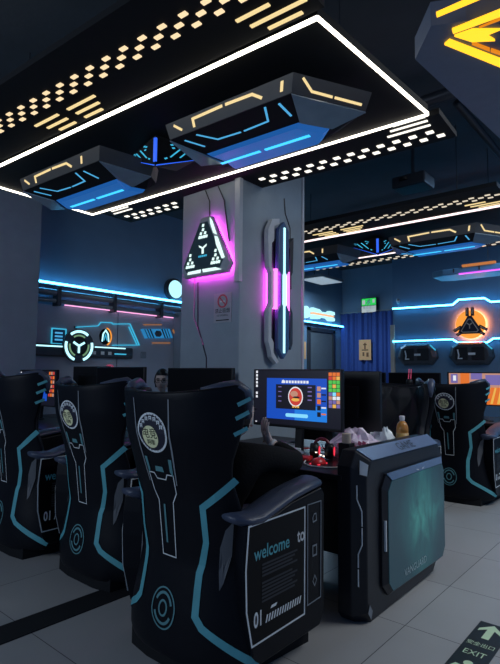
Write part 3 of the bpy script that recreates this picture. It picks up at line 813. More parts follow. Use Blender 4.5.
monitor('monitor with a headset, left of the person, turned away, unseen screen lit', (3.62, 5.70), RE, vc=1.215, w=.8, content=c_main)  # hidden screen content added to throw light on the seated face
monitor('monitor at far left with a bright strip of small icons along its top', (3.02, 5.94), RW, w=.90, content=c_strip, vc=1.165)
monitor('monitor with an orange picture behind the far chair', (7.0, 2.05), RW, content=c_orange, w=.82, vc=1.19)
monitor('dark monitor of the far row, left of the orange screen', (7.0, 2.93), RW, w=.76, vc=1.18)
monitor('dark monitor of the far row, second left of the orange screen', (7.0, 3.75), RW, w=.78, vc=1.18)
def headset(loc, rz, label, sc=1.):
    t = thing('headset', label, 'headset', loc, rz, 'headsets on the monitors'); 
    for k, x in enumerate((0, .03)):
        MB().tube([(x + .012 * math.sin(a), .105 * sc * math.cos(a) , .17 * sc * math.sin(a) - .0) for a in [PI * i / 16 for i in range(17)]], .006, 8).build('headband', E_['pinkloop'], t, smooth=True)
    for s in (-1, 1): MB().lathe([(.02, -.03), (.045, -.025), (.05, .01), (.03, .03)], (0, 0, 0), 16, 'y').build('ear_cup', M['black'], t, smooth=True, loc=(.015, s * .105 * sc, -.01))
    return t
headset((3.72, 5.52, 1.40 - .17 + .05), RW + .4, 'headset with thin pink headband hung over the monitor left of the person')
headset((6.94, 2.98, 1.40 - .17 + .04), RW + .4, 'headset with thin pink headband on the dark monitor left of the orange screen')

# ================================================================== DESK ITEMS
ZD = .787
t = thing('keyboard', 'black keyboard with pale keys before the lit blue screen', 'keyboard', (2.86, 2.18, ZD), RW)
MB().box((-.2, -.065, 0), (.2, .065, .02)).build('case', M['black'], t, bevel=.004)
kb = MB()
for r in range(4):
    for c in range(13): kb.box((-.19 + c * .0292, -.056 + r * .029, .02), (-.166 + c * .0292, -.032 + r * .029, .028))
kb.build('keys', mat('keycaps', (.25, .26, .32), .4), t)
t = thing('mouse', 'glossy red computer mouse on the desk by the end panel', 'mouse', (2.79, 1.80, ZD), 0)
def blob(rx, ry, h, n=18, m=8, squash=.0):
    rg = []
    for i in range(m):
        f = i / m; k = math.sqrt(max(0, 1 - f * f)); rg.append([(rx * k * math.cos(2 * PI * q / n), ry * k * math.sin(2 * PI * q / n), h * f) for q in range(n)])
    return MB().loft(rg)
blob(.062, .042, .042).build('body', M['red_plastic'], t, smooth=True)
MB().tube([(.03, 0, .037), (.05, 0, .026)], .006, 8).build('wheel', M['black'], t)
MB().box((-.05, -.035, .0), (.05, .035, .006)).build('under_glow', E_['redglow'], t)
t = tagit(MB().box((-.05, -.07, 0), (.05, .07, .025)).build('card_packet', M['red_plastic'], bevel=.006), 'flat red packet on the desk left of the red mouse', 'packet'); t.location = (2.84, 1.97, ZD); t.rotation_euler = (0, 0, .3)
def crumple(name, rx, ry, h, m, loc, label, cat, seed=1, rz=0, amp=.25, group=None, knot=False):
    r = random.Random(seed); rg = []; n, mm = 22, 9
    for i in range(mm):
        f = i / mm; k = max(.08, (1 - f ** 2.2)) ; ring = []
        for q in range(n):
            a = 2 * PI * q / n; j = 1 + amp * (r.random() - .5) * 2 * (.35 + f * .65)
            ring.append((rx * k * j * math.cos(a), ry * k * j * math.sin(a), max(0, h * f * (1 + .25 * (r.random() - .5))) if i else 0))
        rg.append(ring)
    o = MB().loft(rg).build(name, m); o.location = loc; o.rotation_euler = (0, 0, rz); return tagit(o, label, cat, group)
crumple('plastic_bag', .14, .21, .20, M['bag_pink'], (3.23, 1.78, ZD), 'crumpled lilac plastic bag on the desk behind the end panel', 'plastic bag', 4, .3)
b = crumple('plastic_bag', .11, .13, .20, M['bag_white'], (3.47, 1.69, ZD), 'crumpled bluish white plastic bag beside the tea bottle', 'plastic bag', 9, .1, .3)
mb = MB()
r = random.Random(5)
for k in range(9):
    y = -.12 + k * .028; x = -.145 + .02 * r.random(); z = .03 + .06 * r.random(); mb.prism([(x, y, z), (x + .004, y + .02, z + .012), (x + .012, y + .016, z + .035), (x + .01, y - .006, z + .025)], (-.012, 0, .004))
bag0 = [o for o in bpy.data.objects if o.name == 'plastic_bag'][0]
mb.build('pink_print', mat('pink bag print', (.65, .12, .25), .5), bag0)
crumple('paper_wad', .07, .10, .05, M['white_plastic'], (2.93, 2.08, ZD), 'crumpled white paper under the lit monitor beside the red packet', 'paper', 12, 0, .3)
t = thing('tea_bottle', 'clear plastic bottle of amber tea on the desk behind the end panel', 'bottle', (3.57, 1.585, ZD), 0)
MB().lathe([(.038, 0), (.044, .008), (.044, .05), (.041, .055), (.044, .06), (.044, .15), (.041, .155), (.044, .16), (.042, .19), (.034, .215), (.018, .235)], n=20).build('bottle_body', M['tea'], t, smooth=True)
MB().lathe([(.0448, .06), (.0448, .15)], n=20).build('label_wrap', M['label'], t, smooth=True)
MB().lathe([(.0165, .236), (.0165, .243), (.019, .244), (.019, .268), (.016, .272)], n=16).build('cap', M['white_plastic'], t)
t = tagit(MB().lathe([(.012, 0), (.03, 0), (.03, .06), (.012, .06)], n=20).build('tissue_roll', M['beige'], smooth=False), 'small beige paper roll on the desk right of the lit monitor', 'paper roll'); t.location = (2.995, 1.715, ZD + .12)
bx_ = MB().box((-.04, -.04, 0), (.04, .04, .12)).build('small_box', M['matt'], bevel=.005); bx_.location = (2.995, 1.715, ZD); tagit(bx_, 'small black box carrying the beige paper roll', 'box')
# glowing gear between the stand and the bags
t = thing('glowing_headset', 'dark headset glowing red and white right of the monitor stand', 'headset', (2.965, 1.885, ZD), .4)
for s in (-1, 1):
    c = MB().lathe([(.02, -.03), (.048, -.025), (.052, .02), (.03, .03)], n=18, axis='y').build('ear_cup', M['black'], t, smooth=True, loc=(0, s * .05, .055))
    MB().lathe([(.028, .031), (.03, .034), (.018, .035)], n=16, axis='y').build('glow_ring', E_['redglow'], c)
MB().tube([(.0, .06 * math.cos(a), .06 + .075 * math.sin(a)) for a in [PI * i / 12 for i in range(13)]], .010, 8).build('headband', mat('dark red headband', (.15, .01, .03), .4), t, smooth=True)
for k, (x, y, z) in enumerate(((-.055, .0, .035), (-.055, -.02, .028), (-.055, .03, .05))): MB().lathe([(.006, -.003), (.008, 0), (.006, .003)], (0, 0, 0), 10).build('glow_dot', E_['whiteglow'], t, loc=(x, y, z))
def cable(pts, r, m, label, group='cables on the near desk'):
    # smooth through the points
    P = [Vector(p) for p in pts]; out = []
    for i in range(len(P) - 1):
        p0, p1, p2, p3 = P[max(i - 1, 0)], P[i], P[i + 1], P[min(i + 2, len(P) - 1)]
        for k in range(8):
            q = k / 8; out.append(.5 * ((2 * p1) + (-p0 + p2) * q + (2 * p0 - 5 * p1 + 4 * p2 - p3) * q * q + (-p0 + 3 * p1 - 3 * p2 + p3) * q ** 3))
    out.append(P[-1]); return tagit(MB().tube(out, r, 6).build('cable', m, smooth=True), label, 'cable', group)
cable([(3.0, 2.0, ZD + .005), (2.72, 1.86, ZD + .005), (2.67, 1.72, ZD + .005), (2.78, 1.60, ZD + .005), (2.93, 1.59, ZD + .008)], .005, M['white_plastic'], 'white cable looping around the red mouse')
cable([(3.25, 2.5, ZD + .02), (3.15, 2.35, ZD + .05), (3.2, 2.1, ZD + .02), (3.25, 1.95, ZD + .01)], .006, M['grey_print'], 'grey cable lying behind the monitor stand')
cable([(3.22, 2.48, ZD + .01), (3.1, 2.25, ZD + .02), (3.3, 2.0, ZD + .03)], .005, M['red_plastic'], 'thin red cable behind the monitor stand')
t = tagit(MB().box((-.05, -.08, 0), (.05, .08, .05)).build('control_box', M['darkmetal'], bevel=.006), 'dark control box under the lit monitor, left of its stand', 'box'); t.location = (3.25, 2.42, ZD)
t = tagit(MB().box((-.12, -.10, 0), (.12, .10, .03)).build('magazine', M['bag_white'], bevel=.004), 'pale folded magazine lying under the lit monitor', 'magazine'); t.location = (3.13, 2.28, ZD + .015); t.rotation_euler = (0, 0, .5); t.location.z = ZD

# ================================================================== COLUMN DECORATIONS
# triangular emblem light on the column's left face
t = thing('triangle_light', 'triangular white emblem light with magenta halo on the column', 'wall light', (cx0, 3.325, 2.49), RW)
tri = [(-.31, -.155), (-.27, -.235), (.27, -.235), (.315, -.155), (.065, .31), (-.055, .31)]
inn = [(p[0] * .86 , p[1] * .86 + .0) for p in tri]
MB().loft([P3(tri, -.035), P3(tri, -.09), P3(inn, -.115)]).build('housing', M['signgrey'], t)
MB().loft([P3([(p[0] * .96, p[1] * .96) for p in tri], -.022), P3([(p[0] * .96, p[1] * .96) for p in tri], -.034)]).build('halo_strip', E_['mag'], t)
for x, z in ((0, 0),): MB().box((-.05, -.012, -.05), (.05, 0, .05)).build('mount', M['darkmetal'], t)
yf = -.1165
MB().poly(P3([(p[0] * .82, p[1] * .82) for p in tri], -.1155)).build('face_plate', mat('sign face', (.035, .075, .085), .4), t)
def rhombs(cx, cz, s, nm):
    for (dx, dz) in ((0, .9), (0, 0), (-.62, -.75), (.62, -.75), (-1.0, -1.5), (-.35, -1.5), (.35, -1.5), (1.0, -1.5)):
        x, z = cx + dx * s, cz + dz * s; k = s * .36
        MB().prism(P3([(x - k, z - k * .7), (x + k * .5, z - k * .9), (x + k, z + k * .6), (x - k * .4, z + k * .9)], yf), (0, -.004, 0)).build(nm, E_['signwhite'], t)
rhombs(.0, .185, .045, 'light_rhomb'); rhombs(-.165, -.075, .045, 'light_rhomb'); rhombs(.165, -.075, .045, 'light_rhomb')
for P in ([(-.045, .025), (-.012, .008), (-.012, -.04), (.012, -.04), (.012, .008), (.045, .025), (.052, .045), (.0, .02), (-.052, .045)],):
    MB().prism(P3(P, yf), (0, -.004, 0)).build('emblem_mark', E_['signwhite'], t)
for k in range(5): MB().box((-.055 + k * .023, yf - .003, -.07), (-.04 + k * .023, yf, -.053)).build('lettering', E_['cyanthin'], t)
for P, yy in (([(-.19, -.190), (-.02, -.185), (-.03, -.215), (-.20, -.215)], -.112), ([(.0, -.185), (.17, -.188), (.24, -.215), (.01, -.215)], -.112), ([(.085, .285), (.115, .25), (.175, .11), (.135, .13), (.095, .22)], -.112), ([(.15, .10), (.185, .09), (.275, -.11), (.245, -.12), (.17, .02)], -.112)):
    MB().prism(P3(P, yy), (0, -.008, 0)).build('edge_light', E_['signwhite'], t)
# conduit below it, pink glow of the halo painted into its grey
t = tagit(MB().tube([(cx0 - .006, 3.545, 2.26), (cx0 - .006, 3.545, 1.88), (cx0 - .006, 3.41, 1.62)], .006, 8).build('conduit', mat('pink-lit grey conduit', (.42, .24, .38), .4)), 'thin bent conduit running down the column from the triangle light', 'conduit')
# no smoking sign
t = thing('no_smoking_sign', 'small grey no smoking sign below the triangle light', 'sign', (cx0, 3.17, 1.95), RW)
MB().box((-.11, -.006, -.135), (.11, 0, .135)).build('plate', M['signgrey'], t)
MB().bar2(ell(0, .06, .055, .055, 28), .014, -.009, .003, closed=True).build('red_ring', M['red_ink'], t)
MB().bar2([(-.038, .098), (.038, .022)], .012, -.009, .003).build('red_slash', M['red_ink'], t)
MB().box((-.03, -.0085, .05), (.03, -.006, .064)).build('cigarette', M['white_print'], t)
add_text(MB(), '禁止吸烟', .046, lambda x, y: (x, -.0075, -.045 + y), 'CENTER').build('lettering', M['deep'], t)
add_text(MB(), 'NO SMOKING', .022, lambda x, y: (x, -.0075, -.078 + y), 'CENTER').build('lettering', M['deep'], t)
MB().box((-.08, -.0075, -.118), (.08, -.006, -.110)).build('underline', M['deep'], t)
# sword-like light on the right face (faces -Y): local x = world X
t = thing('sword_light', 'tall blade-shaped light with white core and pink sides on the column', 'wall light', (3.84, cy0, 2.15), 0)
bl = [(-.02, .60), (.04, .67), (.10, .62), (.12, .22), (.075, .16), (.075, -.16), (.12, -.22), (.12, -.55), (.05, -.66), (-.01, -.60), (-.01, -.22), (.02, -.16), (.02, .16), (-.01, .22)]
blade = [(-.075, .58), (0, .66), (.075, .58), (.085, .20), (.045, .14), (.045, -.14), (.085, -.20), (.085, -.56), (0, -.655), (-.085, -.56), (-.085, -.20), (-.045, -.14), (-.045, .14), (-.085, .20)]
MB().prism(P3(blade, -.11), (0, .045, 0)).build('blade', mat('blue blade plate', (.05, .11, .24), .35), t, bevel=.004)
grip = [(-.20, .55), (-.14, .66), (-.03, .69), (-.03, .64), (-.11, .60), (-.11, .46), (-.145, .43), (-.145, .20), (-.10, .16), (-.10, -.16), (-.145, -.2), (-.145, -.46), (-.11, -.5), (-.11, -.60), (-.03, -.68), (-.06, -.70), (-.14, -.64), (-.16, -.56), (-.19, -.5), (-.19, -.2), (-.15, -.14), (-.15, .14), (-.19, .2), (-.20, .46)]
MB().prism(P3(grip, -.075), (0, .05, 0)).build('side_guard', M['trimgrey'], t)
MB().prism(P3([(-p[0], p[1]) for p in grip if abs(p[1]) < .58], -.075), (0, .05, 0)).build('side_guard', M['darkmetal'], t)
MB().box((-.06, -.025, -.5), (.06, 0, .5)).build('mount', M['darkmetal'], t)
MB().box((-.012, -.118, .16), (.012, -.108, .60)).build('light_core', E_['cyanwhite'], t); MB().box((-.012, -.118, -.60), (.012, -.108, -.16)).build('light_core', E_['cyanwhite'], t)
MB().prism(P3(ell(0, .13, .024, .03, 10, 0, PI) + ell(0, -.13, .024, .03, 10, PI, 2 * PI), -.124), (0, .014, 0)).build('light_core', E_['cyanwhite'], t)
for s in (-1, 1):
    MB().box((s * .095 - .016, -.095, -.19), (s * .095 + .016, -.06, .19)).build('pink_light', E_['pinkbar'], t)
    MB().box((s * .11 - .02, -.03, -.2), (s * .11 + .02, -.012, .2)).build('halo_strip', E_['mag'], t)

# ================================================================== LEFT WALL
YF = YW - .03
t = tagit(MB().box((2.0, YW - .10, 2.625), (12.0, YW - .075, 2.655)).build('neon_tube', E_['cyan']), 'long straight cyan neon tube along the left wall', 'neon light')
nb = MB().box((2.0, YW - .074, 2.61), (12.0, YW, 2.64)).build('neon_channel', M['darkmetal'], t)
for k in range(2):
    z = (2.50, 2.38)[k]; r_ = (.045, .03)[k]
    pipe('wall_pipe', [(2.0, YW - .12, z), (9.0, YW - .12, z)], r_, ('thick grey pipe running under the cyan neon tube', 'thinner grey pipe below the thick one on the left wall')[k], m='metal', group='pipes on the left wall')
for k in range(6): tagit(MB().box((3.72 + k * .95, YW - .18, 2.31), (3.78 + k * .95, YW - .03, 2.58)).build('pipe_bracket', M['darkmetal'], bevel=.006), 'dark bracket clamping the pipes under the cyan neon tube', 'bracket', 'brackets on the wall pipes')
t = tagit(MB().box((3.9, YW - .075, 2.336), (6.0, YW - .05, 2.35)).build('pink_strip', em('pink wash led', (1., .42, .75), 1.3)), 'long pinkish strip of light under the wall pipes', 'neon light')
# dashboard with steering wheel
t = thing('dashboard_light', 'dark dashboard light with white bars behind the steering wheel light', 'wall light', (4.25, YF, 1.66), 0)
MB().box((-.85, -.09, -.08), (.86, 0, .10)).build('housing', M['darkmetal'], t, bevel=.02)
MB().box((-.83, -.10, .055), (-.37, -.09, .075)).build('light_bar', E_['cyanwhite'], t); MB().box((.14, -.10, .075), (.70, -.09, .092)).build('light_bar', E_['cyanwhite'], t)
MB().box((.50, -.098, -.02), (.72, -.09, .0)).build('light_bar', E_['cyanthin'], t)
for x in (.10, .25, .38): MB().box((x, -.097, -.03), (x + .06, -.09, .02)).build('gauge', M['silver'], t)
t = thing('steering_wheel_light', 'round glowing steering wheel sign on the left wall', 'wall light', (4.10, YF - .10, 1.745), 0)
MB().lathe([(.25, -.02), (.25, .03), (.14, .03), (.14, -.02)], n=36, axis='y').build('rim', M['darkmetal'], t)
for a0, a1 in ((50, 130), (165, 250), (290, 375)):
    MB().bar2(ell(0, 0, .215, .215, 16, math.radians(a0), math.radians(a1)), .035, -.042, .012).build('light_arc', E_['cyanwhite'], t)
for a0, a1 in ((55, 125), (170, 245), (295, 370)):
    MB().bar2(ell(0, 0, .155, .155, 14, math.radians(a0), math.radians(a1)), .022, -.04, .01).build('light_arc', em('pale green arc', (.45, .85, .45), .35) if 'pga' not in E_ else E_['pga'], t)
MB().lathe([(.14, -.02), (.14, .015), (.0, .015), (.0, -.02)][:3] + [(.02, .018)], n=24, axis='y').build('hub', M['black'], t)
for a in (90 + 60, 30, 270):
    c, s_ = math.cos(math.radians(a)), math.sin(math.radians(a)); MB().bar2([(0, 0), (.105 * c, .105 * s_)], .028, -.035, .012).build('spoke_light', E_['cyanwhite'], t)
t = thing('icon_panel_light', 'small blue framed icon light left above the steering wheel', 'wall light', (3.83, YF, 1.875), 0)
MB().box((-.11, -.02, -.11), (.11, 0, .11)).build('backing', mat('dim blue backing', (.03, .10, .2), .4), t)
MB().bar2([(-.11, -.11), (.11, -.11), (.11, .11), (-.11, .11)], .018, -.03, .012, closed=True).build('frame_light', E_['cyanthin'], t)
for z in (-.05, 0, .05): MB().box((-.06, -.028, z - .012), (.06, -.02, z + .012)).build('light_bar', E_['blue'], t)
t = thing('outline_light', 'thin cyan angular outline light right of the steering wheel', 'wall light', (4.7, YF, 1.95), 0)
MB().bar2([(-.60, .08), (-.22, .13), (-.17, .19), (.03, .20), (.05, .18), (.38, .21), (.58, -.13), (.05, -.16)], .014, -.03, .02).build('outline_tube', E_['cyanthin'], t)
MB().bar2([(.36, .16), (.53, -.12)], .014, -.03, .02).build('outline_tube', E_['cyanthin'], t)
MB().box((-.62, -.012, .06), (-.58, 0, .10)).build('mount', M['darkmetal'], t)
t = thing('arch_emblem_light', 'small glowing arch emblem edged in orange inside the cyan outline', 'wall light', (4.62, YF, 1.92), 0)
MB().prism(P3(ell(0, 0, .10, .125, 24), -.02), (0, .02, 0)).build('backing', M['deep'], t)
MB().bar2([(-.06, -.08), (-.045, .04), (0, .10), (.045, .04), (.06, -.08)], .018, -.03, .01).build('arch', E_['cyanwhite'], t)
MB().bar2([(-.03, -.06), (0, .03), (.03, -.06)], .014, -.03, .01).build('arch', E_['cyanthin'], t)
MB().bar2(ell(0, 0, .105, .135, 20, math.radians(-70), math.radians(80)), .02, -.028, .01).build('orange_rim', E_['orange'], t)
t = thing('blue_wall_panel', 'slanted bright blue light panel with painted orange reflections near the column', 'wall light', (5.66, YF, 2.035), 0)
pg = [(-.35, .055), (.26, .105), (.34, -.055), (-.26, -.095)]
MB().prism(P3(pg, -.04), (0, .04, 0)).build('panel', em('sky blue panel', (.04, .38, .85), .5), t)
for a, b in ((.08, .10), (.17, .2), (.26, .3), (.68, .72), (.78, .81), (.88, .9)):
    P = [lerp(pg[0], pg[1], a), lerp(pg[0], pg[1], b), lerp(pg[3], pg[2], b), lerp(pg[3], pg[2], a)]; MB().prism(P3(P, -.048), (0, .008, 0)).build('dark_bar', M['navy'], t)
MB().prism(P3(ell(.0, .0, .08, .06, 6), -.05), (0, .01, 0)).build('centre_badge', M['darkmetal'], t)
for x0, z0, x1, z1 in ((-.29, .135, .10, .165), (-.10, -.165, .30, -.145), (.36, .10, .46, -.08)): MB().bar2([(x0, z0), (x1, z1)], .018, -.02, .02).build('orange_reflection', em('painted orange reflection', (.9, .38, .14), .3), t)  # orange reflections drawn as faintly glowing strips
t = tagit(MB().box((5.33, YF - .02, 1.60), (5.43, YF, 1.71)).build('wall_socket', M['grey_print'], bevel=.004), 'small double wall socket below the blue panel', 'socket')
def panel_light(label, loc, pts_body, name='capsule_light'):
    t = thing(name, label, 'wall light', loc, 0); return t
t = thing('round_lamp', 'round white cyan lamp above the neon tube beside the column', 'wall light', (6.02, YW, 2.86), 0)
MB().lathe([(.20, 0), (.20, .07), (.17, .09)], n=28, axis='y').build('housing', M['darkmetal'], t)
MB().lathe([(.165, .085), (.15, .11), (.08, .13)], n=28, axis='y').build('diffuser', E_['bigroundel'], t)
for P in ([(.22, .14), (.5, .14), (.5, .06), (.26, .05)], [(.22, -.14), (.5, -.14), (.5, -.06), (.26, -.05)]): MB().prism(P3(P, -.06), (0, .06, 0)).build('wing_light', E_['bigroundel'], t)
t = thing('light_box', 'glowing white cyan light box on the wall right of the column', 'wall light', (10.85, YW, 2.87), 0)
MB().lathe([(.15, 0), (.15, .07), (.12, .09)], n=24, axis='y').build('round_end', E_['bigroundel'], t, loc=(-.62, 0, 0))
for sz in (1, -1):
    MB().prism(P3([(-.44, sz * .05), (-.36, sz * .14), (-.05, sz * .12), (.05, sz * .07), (.30, sz * .07), (.42, sz * .13), (.66, sz * .12), (.68, sz * .05), (.60, sz * .03), (-.38, sz * .03)], -.08), (0, .08, 0)).build('light_panel', E_['bigroundel'], t)
MB().box((-.36, -.09, -.022), (.62, 0, .022)).build('orange_line', em('pale orange line', (1., .55, .3), 1.), t)
# door and notice further along
t = thing('door_1', 'grey double door in the far left wall under the light box', 'door', (10.95, YW, 0), 0); 
del t['category']; t['kind'] = 'structure'
MB().box((-.52, -.03, 0), (.52, -.001, 2.42)).build('door_leaf', M['door'], t)
for a, b, c, d in ((-.62, 0, -.53, 2.52), (.53, 0, .62, 2.52), (-.62, 2.43, .62, 2.52)): MB().box((a, -.06, b), (c, -.001, d)).build('door_frame', M['darkmetal'], t)
t = tagit(MB().box((-.12, -.01, -.21), (.12, 0, .21)).build('notice', M['paper']), 'tan paper notice on the wall left of the grey door', 'notice'); t.location = (10.17, YW, 1.94)

# ================================================================== CURTAIN RECESS
cu = MB(); top, bot = [], []
N = 150
fr, bk = [], []
for i in range(N + 1):
    y = 6.98 - 1.9 * i / N; a = i / N
    d = .05 * math.sin(a * 2 * PI * 9) + .02 * math.sin(a * 2 * PI * 23 + 1)
    fr.append((11.90 + d, y, .02)); bk.append((11.90 + d * .8, y, 2.98 - .02 * abs(math.sin(a * PI * 9))))
cu.loft([fr, [((a[0] + b[0]) / 2, a[1], 1.5) for a, b in zip(fr, bk)], bk], closed=False)
o = cu.build('curtain', M['curtain'], smooth=True); so = o.modifiers.new('Solidify', 'SOLIDIFY'); so.thickness = .006
tagit(o, 'blue pleated floor-length curtain at the back of the room', 'curtain')
tagit(MB().tube([(11.90, 7.0, 3.0), (11.90, 4.95, 3.0)], .015, 8).build('curtain_rail', M['metal']), 'thin metal rail carrying the blue curtain', 'curtain rail')
t = thing('paper_poster', 'orange paper poster pinned on the blue curtain', 'poster', (11.82, 6.215, 2.0), RW)
MB().box((-.17, -.004, -.26), (.17, 0, .26)).build('sheet', M['paper'], t)
mb = MB()
for k, (x, z, w_, h_) in enumerate(((-.05, .12, .10, .03), (-.02, .02, .04, .16), (-.09, -.02, .18, .03), (-.07, -.16, .05, .10), (.04, -.18, .06, .11))): mb.box((x, -.006, z), (x + w_, -.004, z + h_))
mb.build('ink_figure', M['ink'], t)
t = thing('exit_sign', 'green and white exit sign above the blue curtain', 'exit sign', (11.95, 6.135, 3.15), RW)
MB().box((-.22, -.06, -.20), (.22, 0, .20)).build('housing', M['black'], t, bevel=.01)
MB().box((-.20, -.066, .0), (.20, -.06, .18)).build('green_half', E_['palegrn'], t); MB().box((-.20, -.066, -.18), (.20, -.06, -.015)).build('white_half', E_['exitwhite'], t)
rm = MB(); rm.poly(P3(ell(.02, .145, .018, .018, 12), -.068)); rm.poly(P3([(-.03, .12), (.02, .13), (.05, .09), (.03, .08), (.01, .10), (.0, .075), (.05, .05), (.04, .015), (.02, .02), (.025, .045), (-.02, .055), (-.06, .015), (-.075, .028), (-.03, .075), (-.02, .105), (-.05, .09), (-.06, .10)], -.068))
rm.build('running_figure', M['white_print'], t)
MB().prism(P3([(-.18, .03), (-.10, .03), (-.10, .14), (-.18, .14)], -.069), (0, .002, 0)).build('white_block', E_['exitwhite'], t); MB().prism(P3([(.11, .06), (.17, .06), (.17, .15), (.11, .15)], -.069), (0, .002, 0)).build('white_block', E_['exitwhite'], t)
add_text(MB(), '安全出口', .085, lambda x, y: (x, -.068, -.085 + y), 'CENTER').build('lettering', M['signgrey'], t)
add_text(MB(), 'EXIT', .055, lambda x, y: (x, -.068, -.155 + y), 'CENTER').build('lettering', M['signgrey'], t)

# ================================================================== RIGHT WALL
XF = 9.497
t = thing('neon_line', 'upper cyan neon line with a raised step on the right wall', 'neon light', (XF, 2.9, 2.66), RW, 'neon lines on the right wall')
u = lambda pts: [(2.9 - y, z - 2.66) for y, z in pts]
MB().bar2(u([(4.36, 2.67), (3.19, 2.655), (3.08, 2.74), (2.64, 2.73), (2.53, 2.65), (1.2, 2.65), (-3., 2.65)]), .028, -.06, .025).build('tube', E_['cyan'], t)
MB().bar2(u([(4.36, 2.67), (3.19, 2.655), (3.08, 2.74), (2.64, 2.73), (2.53, 2.65), (1.2, 2.65), (-3., 2.65)]), .03, -.034, .034).build('channel', M['darkmetal'], t)
t = thing('neon_line', 'lower cyan neon line with a dropped step under the orange emblem', 'neon light', (XF, 2.9, 2.0), RW, 'neon lines on the right wall')
u = lambda pts: [(2.9 - y, z - 2.0) for y, z in pts]
lo = [(4.36, 2.02), (3.21, 2.02), (3.11, 1.955), (2.61, 1.945), (2.51, 2.01), (1.2, 2.01), (-3., 2.01)]
MB().bar2(u(lo), .026, -.06, .025).build('tube', E_['cyan'], t); MB().bar2(u(lo), .03, -.034, .034).build('channel', M['darkmetal'], t)
t = thing('orange_emblem_light', 'dark triangular emblem before a glowing orange disc on the right wall', 'wall light', (XF, 2.88, 2.275), RW)
MB().lathe([(.255, .056), (.255, .066), (.24, .07)], n=36, axis='y').build('glow_disc', E_['orange'], t)
MB().lathe([(.245, .026), (.245, .050), (.19, .050), (.19, .026)], n=36, axis='y').build('halo_ring', E_['orangeback'], t)
MB().lathe([(.08, 0), (.08, .012)], n=16, axis='y').build('mount', M['darkmetal'], t)
tri2 = [(-.20, -.13), (-.16, -.17), (.16, -.17), (.20, -.13), (.03, .15), (-.03, .15)]
MB().prism(P3(tri2, -.118), (0, .045, 0)).build('triangle_plate', M['navy'], t, bevel=.004)
tin = [(-.145, -.115), (-.12, -.14), (.12, -.14), (.145, -.115), (.02, .09), (-.02, .09)]
MB().bar2(tin, .014, -.125, .008, closed=True).build('inner_outline', M['beige'], t)
MB().bar2([(-.045, .02), (0, -.015), (.045, .02)], .018, -.125, .008).build('emblem_mark', M['beige'], t); MB().bar2([(0, -.015), (0, -.08)], .016, -.125, .008).build('emblem_mark', M['beige'], t)
for a in (90, 210, 330):
    c, s_ = math.cos(math.radians(a)), math.sin(math.radians(a)); r0, r1 = .15, .30
    for d in (-.045, .045):
        px_, pz_ = -s_ * d, c * d
        MB().bar2([(r0 * c + px_, r0 * s_ + pz_), (r1 * c + px_, r1 * s_ + pz_)], .05, -.105, .04).build('prong', M['navy'], t)
        MB().bar2([((r0 + .03) * c + px_, (r0 + .03) * s_ + pz_), ((r1 - .02) * c + px_, (r1 - .02) * s_ + pz_)], .02, -.112, .006).build('prong_light', mat('pale prong inlay', (.6, .45, .35), .4), t)
def pod(label, y):
    t = thing('wall_pod', label, 'wall decoration', (XF, y, 1.745), RW, 'dark pods on the right wall')
    o_ = [(-.38, -.05), (-.33, .14), (-.22, .21), (.22, .21), (.35, .10), (.38, -.06), (.28, -.19), (-.26, -.20)]
    MB().loft([P3(o_, -.002), P3(o_, -.10), P3([(p[0] * .84, p[1] * .8) for p in o_], -.16)]).build('shell', M['darkmetal'], t, bevel=.008)
    for a, b in ((-.25, -.03), (.03, .25)): MB().box((a, -.172, -.11), (b, -.155, .12)).build('inset_panel', M['black'], t, bevel=.008)
    MB().bar2([(-.20, .08), (-.18, -.02), (-.19, -.08), (-.12, -.08)], .02, -.18, .01).build('trim_line', M['silver'], t)
    MB().box((-.02, -.18, -.02), (.10 , -.17, .02)).build('badge', M['silver'], t)
    MB().bar2([(.26, .18), (.36, .08)], .02, -.12, .02).build('edge_light', E_['cyanthin'], t)
    return t
pod('dark wall pod on the right wall, nearer the blue curtain', 3.86); pod('dark wall pod on the right wall directly under the orange emblem', 2.88)
tagit(MB().tube([(XF - .02, 4.25, 2.78), (XF - .10, 4.22, 2.83), (XF - .14, 4.20, 2.78)], .03, 8).build('security_camera', M['metal']), 'small grey camera fixed high on the right wall beside the curtain', 'camera')

# ================================================================== FLOOR MARKS
t = thing('floor_exit_sign', 'black floor sign with pale green arrow at lower right', 'floor sign', (3.075, .925, .0), RW)
MB().box((0, -.80, .0005), (.157, 0, .003)).build('mat_sheet', M['sign_black'], t)
fy = .0045
def fl(pts): return [(x, y, fy) for x, y in pts]
MB().poly(fl([(.076, -.022), (.135, -.092), (.135, -.125), (.094, -.085), (.094, -.20), (.058, -.20), (.058, -.085), (.019, -.125), (.019, -.092)])).build('arrow', M['lum'], t)
add_text(MB(), '安全出口', .034, lambda x, y: (.078 + x, -.29 + y * 1.35, fy), 'CENTER').build('lettering', M['lum'], t)
add_text(MB(), 'EXIT', .052, lambda x, y: (.078 + x, -.40 + y * 1.35, fy), 'CENTER').build('lettering', M['lum'], t)
S2 = lambda pts: fl([(.078 + (x - .16) * .55, -.46 + (y + .46) * .62) for x, y in pts])
mb = MB(); mb.poly(S2(ell(.17, -.50, .04, .04, 16))); mb.poly(S2([(.08, -.55), (.22, -.56), (.26, -.63), (.22, -.65), (.19, -.60), (.17, -.66), (.24, -.74), (.22, -.84), (.18, -.83), (.19, -.76), (.12, -.72), (.05, -.82), (.03, -.79), (.09, -.68), (.11, -.60), (.07, -.64), (.05, -.62)]))
mb.build('running_figure', M['lum'], t)
tagit(MB().box((-.5, 2.645, .0), (2.35, 2.828, .006)).build('floor_strip', M['tape']), 'wide black rubber strip across the floor tiles between the two nearest chairs', 'floor strip')
